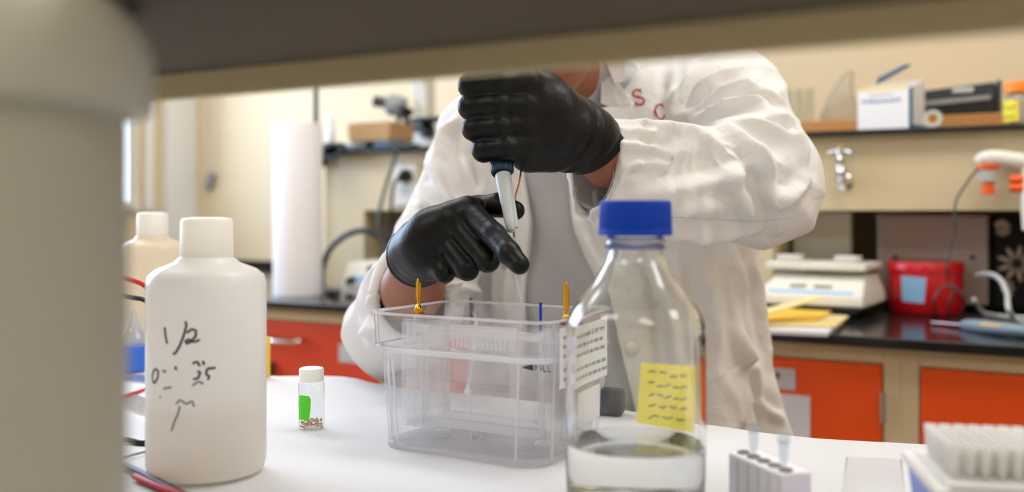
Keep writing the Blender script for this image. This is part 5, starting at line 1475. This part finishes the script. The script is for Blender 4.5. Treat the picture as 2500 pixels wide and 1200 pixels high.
deg = np.maximum(np.bincount(ed[:, 0], minlength=nv), 1)
nb_ = lambda v_: np.stack([np.bincount(ed[:, 0], v_[ed[:, 1], k_], minlength=nv) for k_ in range(3)], 1) / deg[:, None]
for it in range(10): no = (.4 * no + .6 * nb_(no)).astype(np.float32)
no = no / (np.linalg.norm(no, axis=1)[:, None] + 1e-9)
for it in range(3): disp = .5 * disp + .5 * (np.bincount(ed[:, 0], disp[ed[:, 1]], minlength=nv) / deg).astype(np.float32)
disp = np.clip(disp, -.009, .020)
co = co + no * disp[:, None]
for it in range(3):
    for lam in (.5, -.45): co = (co + lam * (nb_(co) - co)).astype(np.float32)
me.vertices.foreach_set('co', co.ravel()); me.update()
tcoat = bvh(coat)
# cuff linings
def liner(C, n_, sag, r0):
    mb = MB(); up = np.array([0, 0, 1], np.float32); up = up - n_ * (up @ n_); up /= np.linalg.norm(up); sd = np.cross(n_, up)
    rings = []
    for t_, rr in ((-.0005, r0), (-.06, r0 * .93), (-.085, r0 * .7)):
        row = []
        for k_ in range(48):
            a = 2 * math.pi * k_ / 48; v = math.sin(a) * (sag if math.sin(a) < 0 else 1)
            row.append(tuple(C + n_ * t_ + up * (rr * v) + sd * (rr * math.cos(a))))
        rings.append(row)
    return mb.loops(rings, caps=(False, False))
nR_ = CUR[0] - CUR[1]; nR_ = nR_ / np.linalg.norm(nR_)
obj('cuff_lining', liner(CUL[0], nL, 1.3, .0395), 'lining', person, world=True)
obj('cuff_lining', liner(CUR[0], nR_, 1.2, .0404), 'lining', person, world=True)
# lapels
def flap(name, pts, lift, th=.002, n=10):
    mb = patch(tcoat, pts, n, n, lift)
    return obj(name, mb, 'coat', person, world=True, solid=th, angle=70)
def facing(name, pts, dz, m='coat', th=.0022):
    h = hit(tcoat, 1552, 235); Z0 = (h[0].dot(FW) if h else 1.27) - dz
    a = [P(x, y, Z0 + off) for x, y, off in pts]
    mb = MB().loops([a, [q + FW * th for q in a]])
    return obj(name, mb, m, person, world=True, bevel=.0008)
facing('lapel', [(1520, 212, 0), (1541, 254, 0), (1508, 266, .002), (1466, 252, .002), (1468, 190, .010), (1490, 172, .008)], .004)
facing('collar', [(1526, 196, 0), (1500, 206, .002), (1478, 150, .004), (1490, 96, .006), (1530, 110, .004)], .007)
pk = flap('pocket', [(1718, 938), (1812, 882), (1860, 1080), (1716, 1090)], .0035, .0015, 16)
obj('pocket_hem', ink(tcoat, [[(1716, 940), (1740, 924), (1770, 912), (1795, 903), (1808, 890), (1815, 878)]], 5, lift=.0055), 'coat', person, world=True)
obj('seam', ink(tcoat, [[(1625, 528), (1700, 532), (1780, 537), (1860, 540), (1930, 530)]], 1.5, lift=.0006), 'lining', person, world=True)
obj('coat_button', MB().lathe_on([(0, 0), (.008, 0), (.009, .0015), (.007, .003), (0, .0028)], A3(hit(tcoat, 1541, 852)[0]) if hit(tcoat, 1541, 852) else (0, 0, .7), A3(P(1541, 852, .5)), 24), 'offwhite', person, world=True)
obj('snap', MB().lathe_on([(0, 0), (.0045, 0), (.005, .001), (0, .002)], P(1030, 748, 1.045), P(1030, 748, .9), 16), 'darkgrey', person, world=True)
# embroidered letters
def thick(strokes, ws, name):
    mb = MB()
    for st, w_ in zip(strokes, ws): ink(tcoat, [st], w_, lift=.0022, mb=mb)
    return obj(name, mb, 'redthread', person, world=True)
Sx = lambda pts, ox, oy, s_, r_: [(ox + s_ * (x * math.cos(r_) - y * math.sin(r_)), oy + s_ * (x * math.sin(r_) + y * math.cos(r_))) for x, y in pts]
sS = [[(5, -8), (3, -11), (0, -12.5), (-4, -12), (-7, -9), (-7, -5), (-4, -2), (0, 0), (4, 2), (7, 5), (7, 9), (4, 12), (0, 12.5), (-4, 11.5), (-6, 9)], [(6.5, -13), (6.5, -5)], [(-7.5, 13), (-7.5, 5.5)], [(4, -9), (6.5, -6)], [(-4, 9), (-7, 6)], [(-3, -2), (3, 1.5)]]
thick([Sx(q, 1559, 239, 1.52, -.28) for q in sS], [5, 2.6, 2.6, 2.5, 2.5, 7], 'embroidered_letter')
sC = [[(7, -7), (5, -10.5), (1, -12.5), (-4, -11), (-7.5, -6), (-8.5, 0), (-7.5, 6), (-4, 11), (1, 12.5), (5, 10.5), (8, 7)], [(8, -13), (8, -4.5)], [(-8.2, -5), (-8.2, 5)]]
thick([Sx(q, 1611, 274, 1.52, -.26) for q in sC], [4, 2.6, 7], 'embroidered_letter')
thick([[(1530, 206), (1535, 202), (1538, 196), (1537, 188), (1534, 182)]], [2.5], 'embroidered_letter')

# ---- the pipette held in the upper hand
pa = Pip(0)
t = thing('pipette', 'grey micropipette with a dark blue collar held between both gloved hands', 'pipette', tuple(Pip(.52)))
pd_ = (Pip(1) - Pip(0)).normalized()
def seg(name, t0, t1, prof, m, n=32):
    return obj(name, MB().lathe_on(prof, Pip(t0), Pip(t1), n), m, t, world=True)
LT = (Pip(1) - Pip(0)).length
seg('handle', -.62, 1, [(0, 0), (.011, .002), (.0125, .01), (.0125, LT * .60), (.0115, LT * .615)], 'teal')
seg('plunger', -.72, 1, [(0, 0), (.008, .0), (.008, .006), (.004, .008), (.004, LT * .12)], 'pipette')
mb = MB(); rings = []
for z_, r_ in [(0, .0088), (.001, .0105), (.003, .0112), (.0145, .0112), (.016, .0102), (.0165, .008)]:
    rings.append([((r_ + (.0003 if (k_ % 4) < 2 else -.0003) * (1 if r_ > .011 else 0)) * math.cos(2 * math.pi * k_ / 96), (r_ + (.0003 if (k_ % 4) < 2 else -.0003) * (1 if r_ > .011 else 0)) * math.sin(2 * math.pi * k_ / 96), z_) for k_ in range(96)])
q = (Pip(1) - Pip(0)).to_track_quat('Z', 'Y').to_matrix().to_4x4()
mb.loops([[tuple((Matrix.Translation(Pip(.012)) @ q) @ Vector(v)) for v in r_] for r_ in rings])
obj('collar', mb, 'teal', t, world=True)
seg('neck_ring', -.03, 1, [(0, 0), (.0108, .0), (.0108, .008), (0, .008)], 'teal')
seg('barrel', .105, 1, [(0, 0), (.0078, 0), (.0078, .010), (.0070, .022), (.0068, .030), (.0060, .034), (.0052, .055), (.0044, .0635), (.0030, .065), (0, .0655)], 'pipette')
seg('ejector_arm', .13, 1, [(0, 0)] + [(.0025, .001), (.0025, .05), (.0018, .056), (0, .0565)], 'pipette').location = tuple(RT * .0055 + FW * -.001)
seg('tip_cone', .49, 1, [(.0034, 0), (.0030, .004), (.0024, LT * .25), (.0008, LT * .50), (.0006, LT * .505)], 'tube')
tb = thing('spring_wire', 'thin copper-coloured wire hanging behind the pipette barrel', 'wire', tuple(P(1262, 480, 1.0)))
obj('wire', MB().tube([P(1270, 380, 1.0), P(1272, 405, 1.0), P(1268, 440, .99), P(1258, 480, .985), P(1254, 540, .965), P(1256, 580, .955)], .0011, 8), mat('copper_wire', (176, 110, 84), .4, .6), tb, world=True)
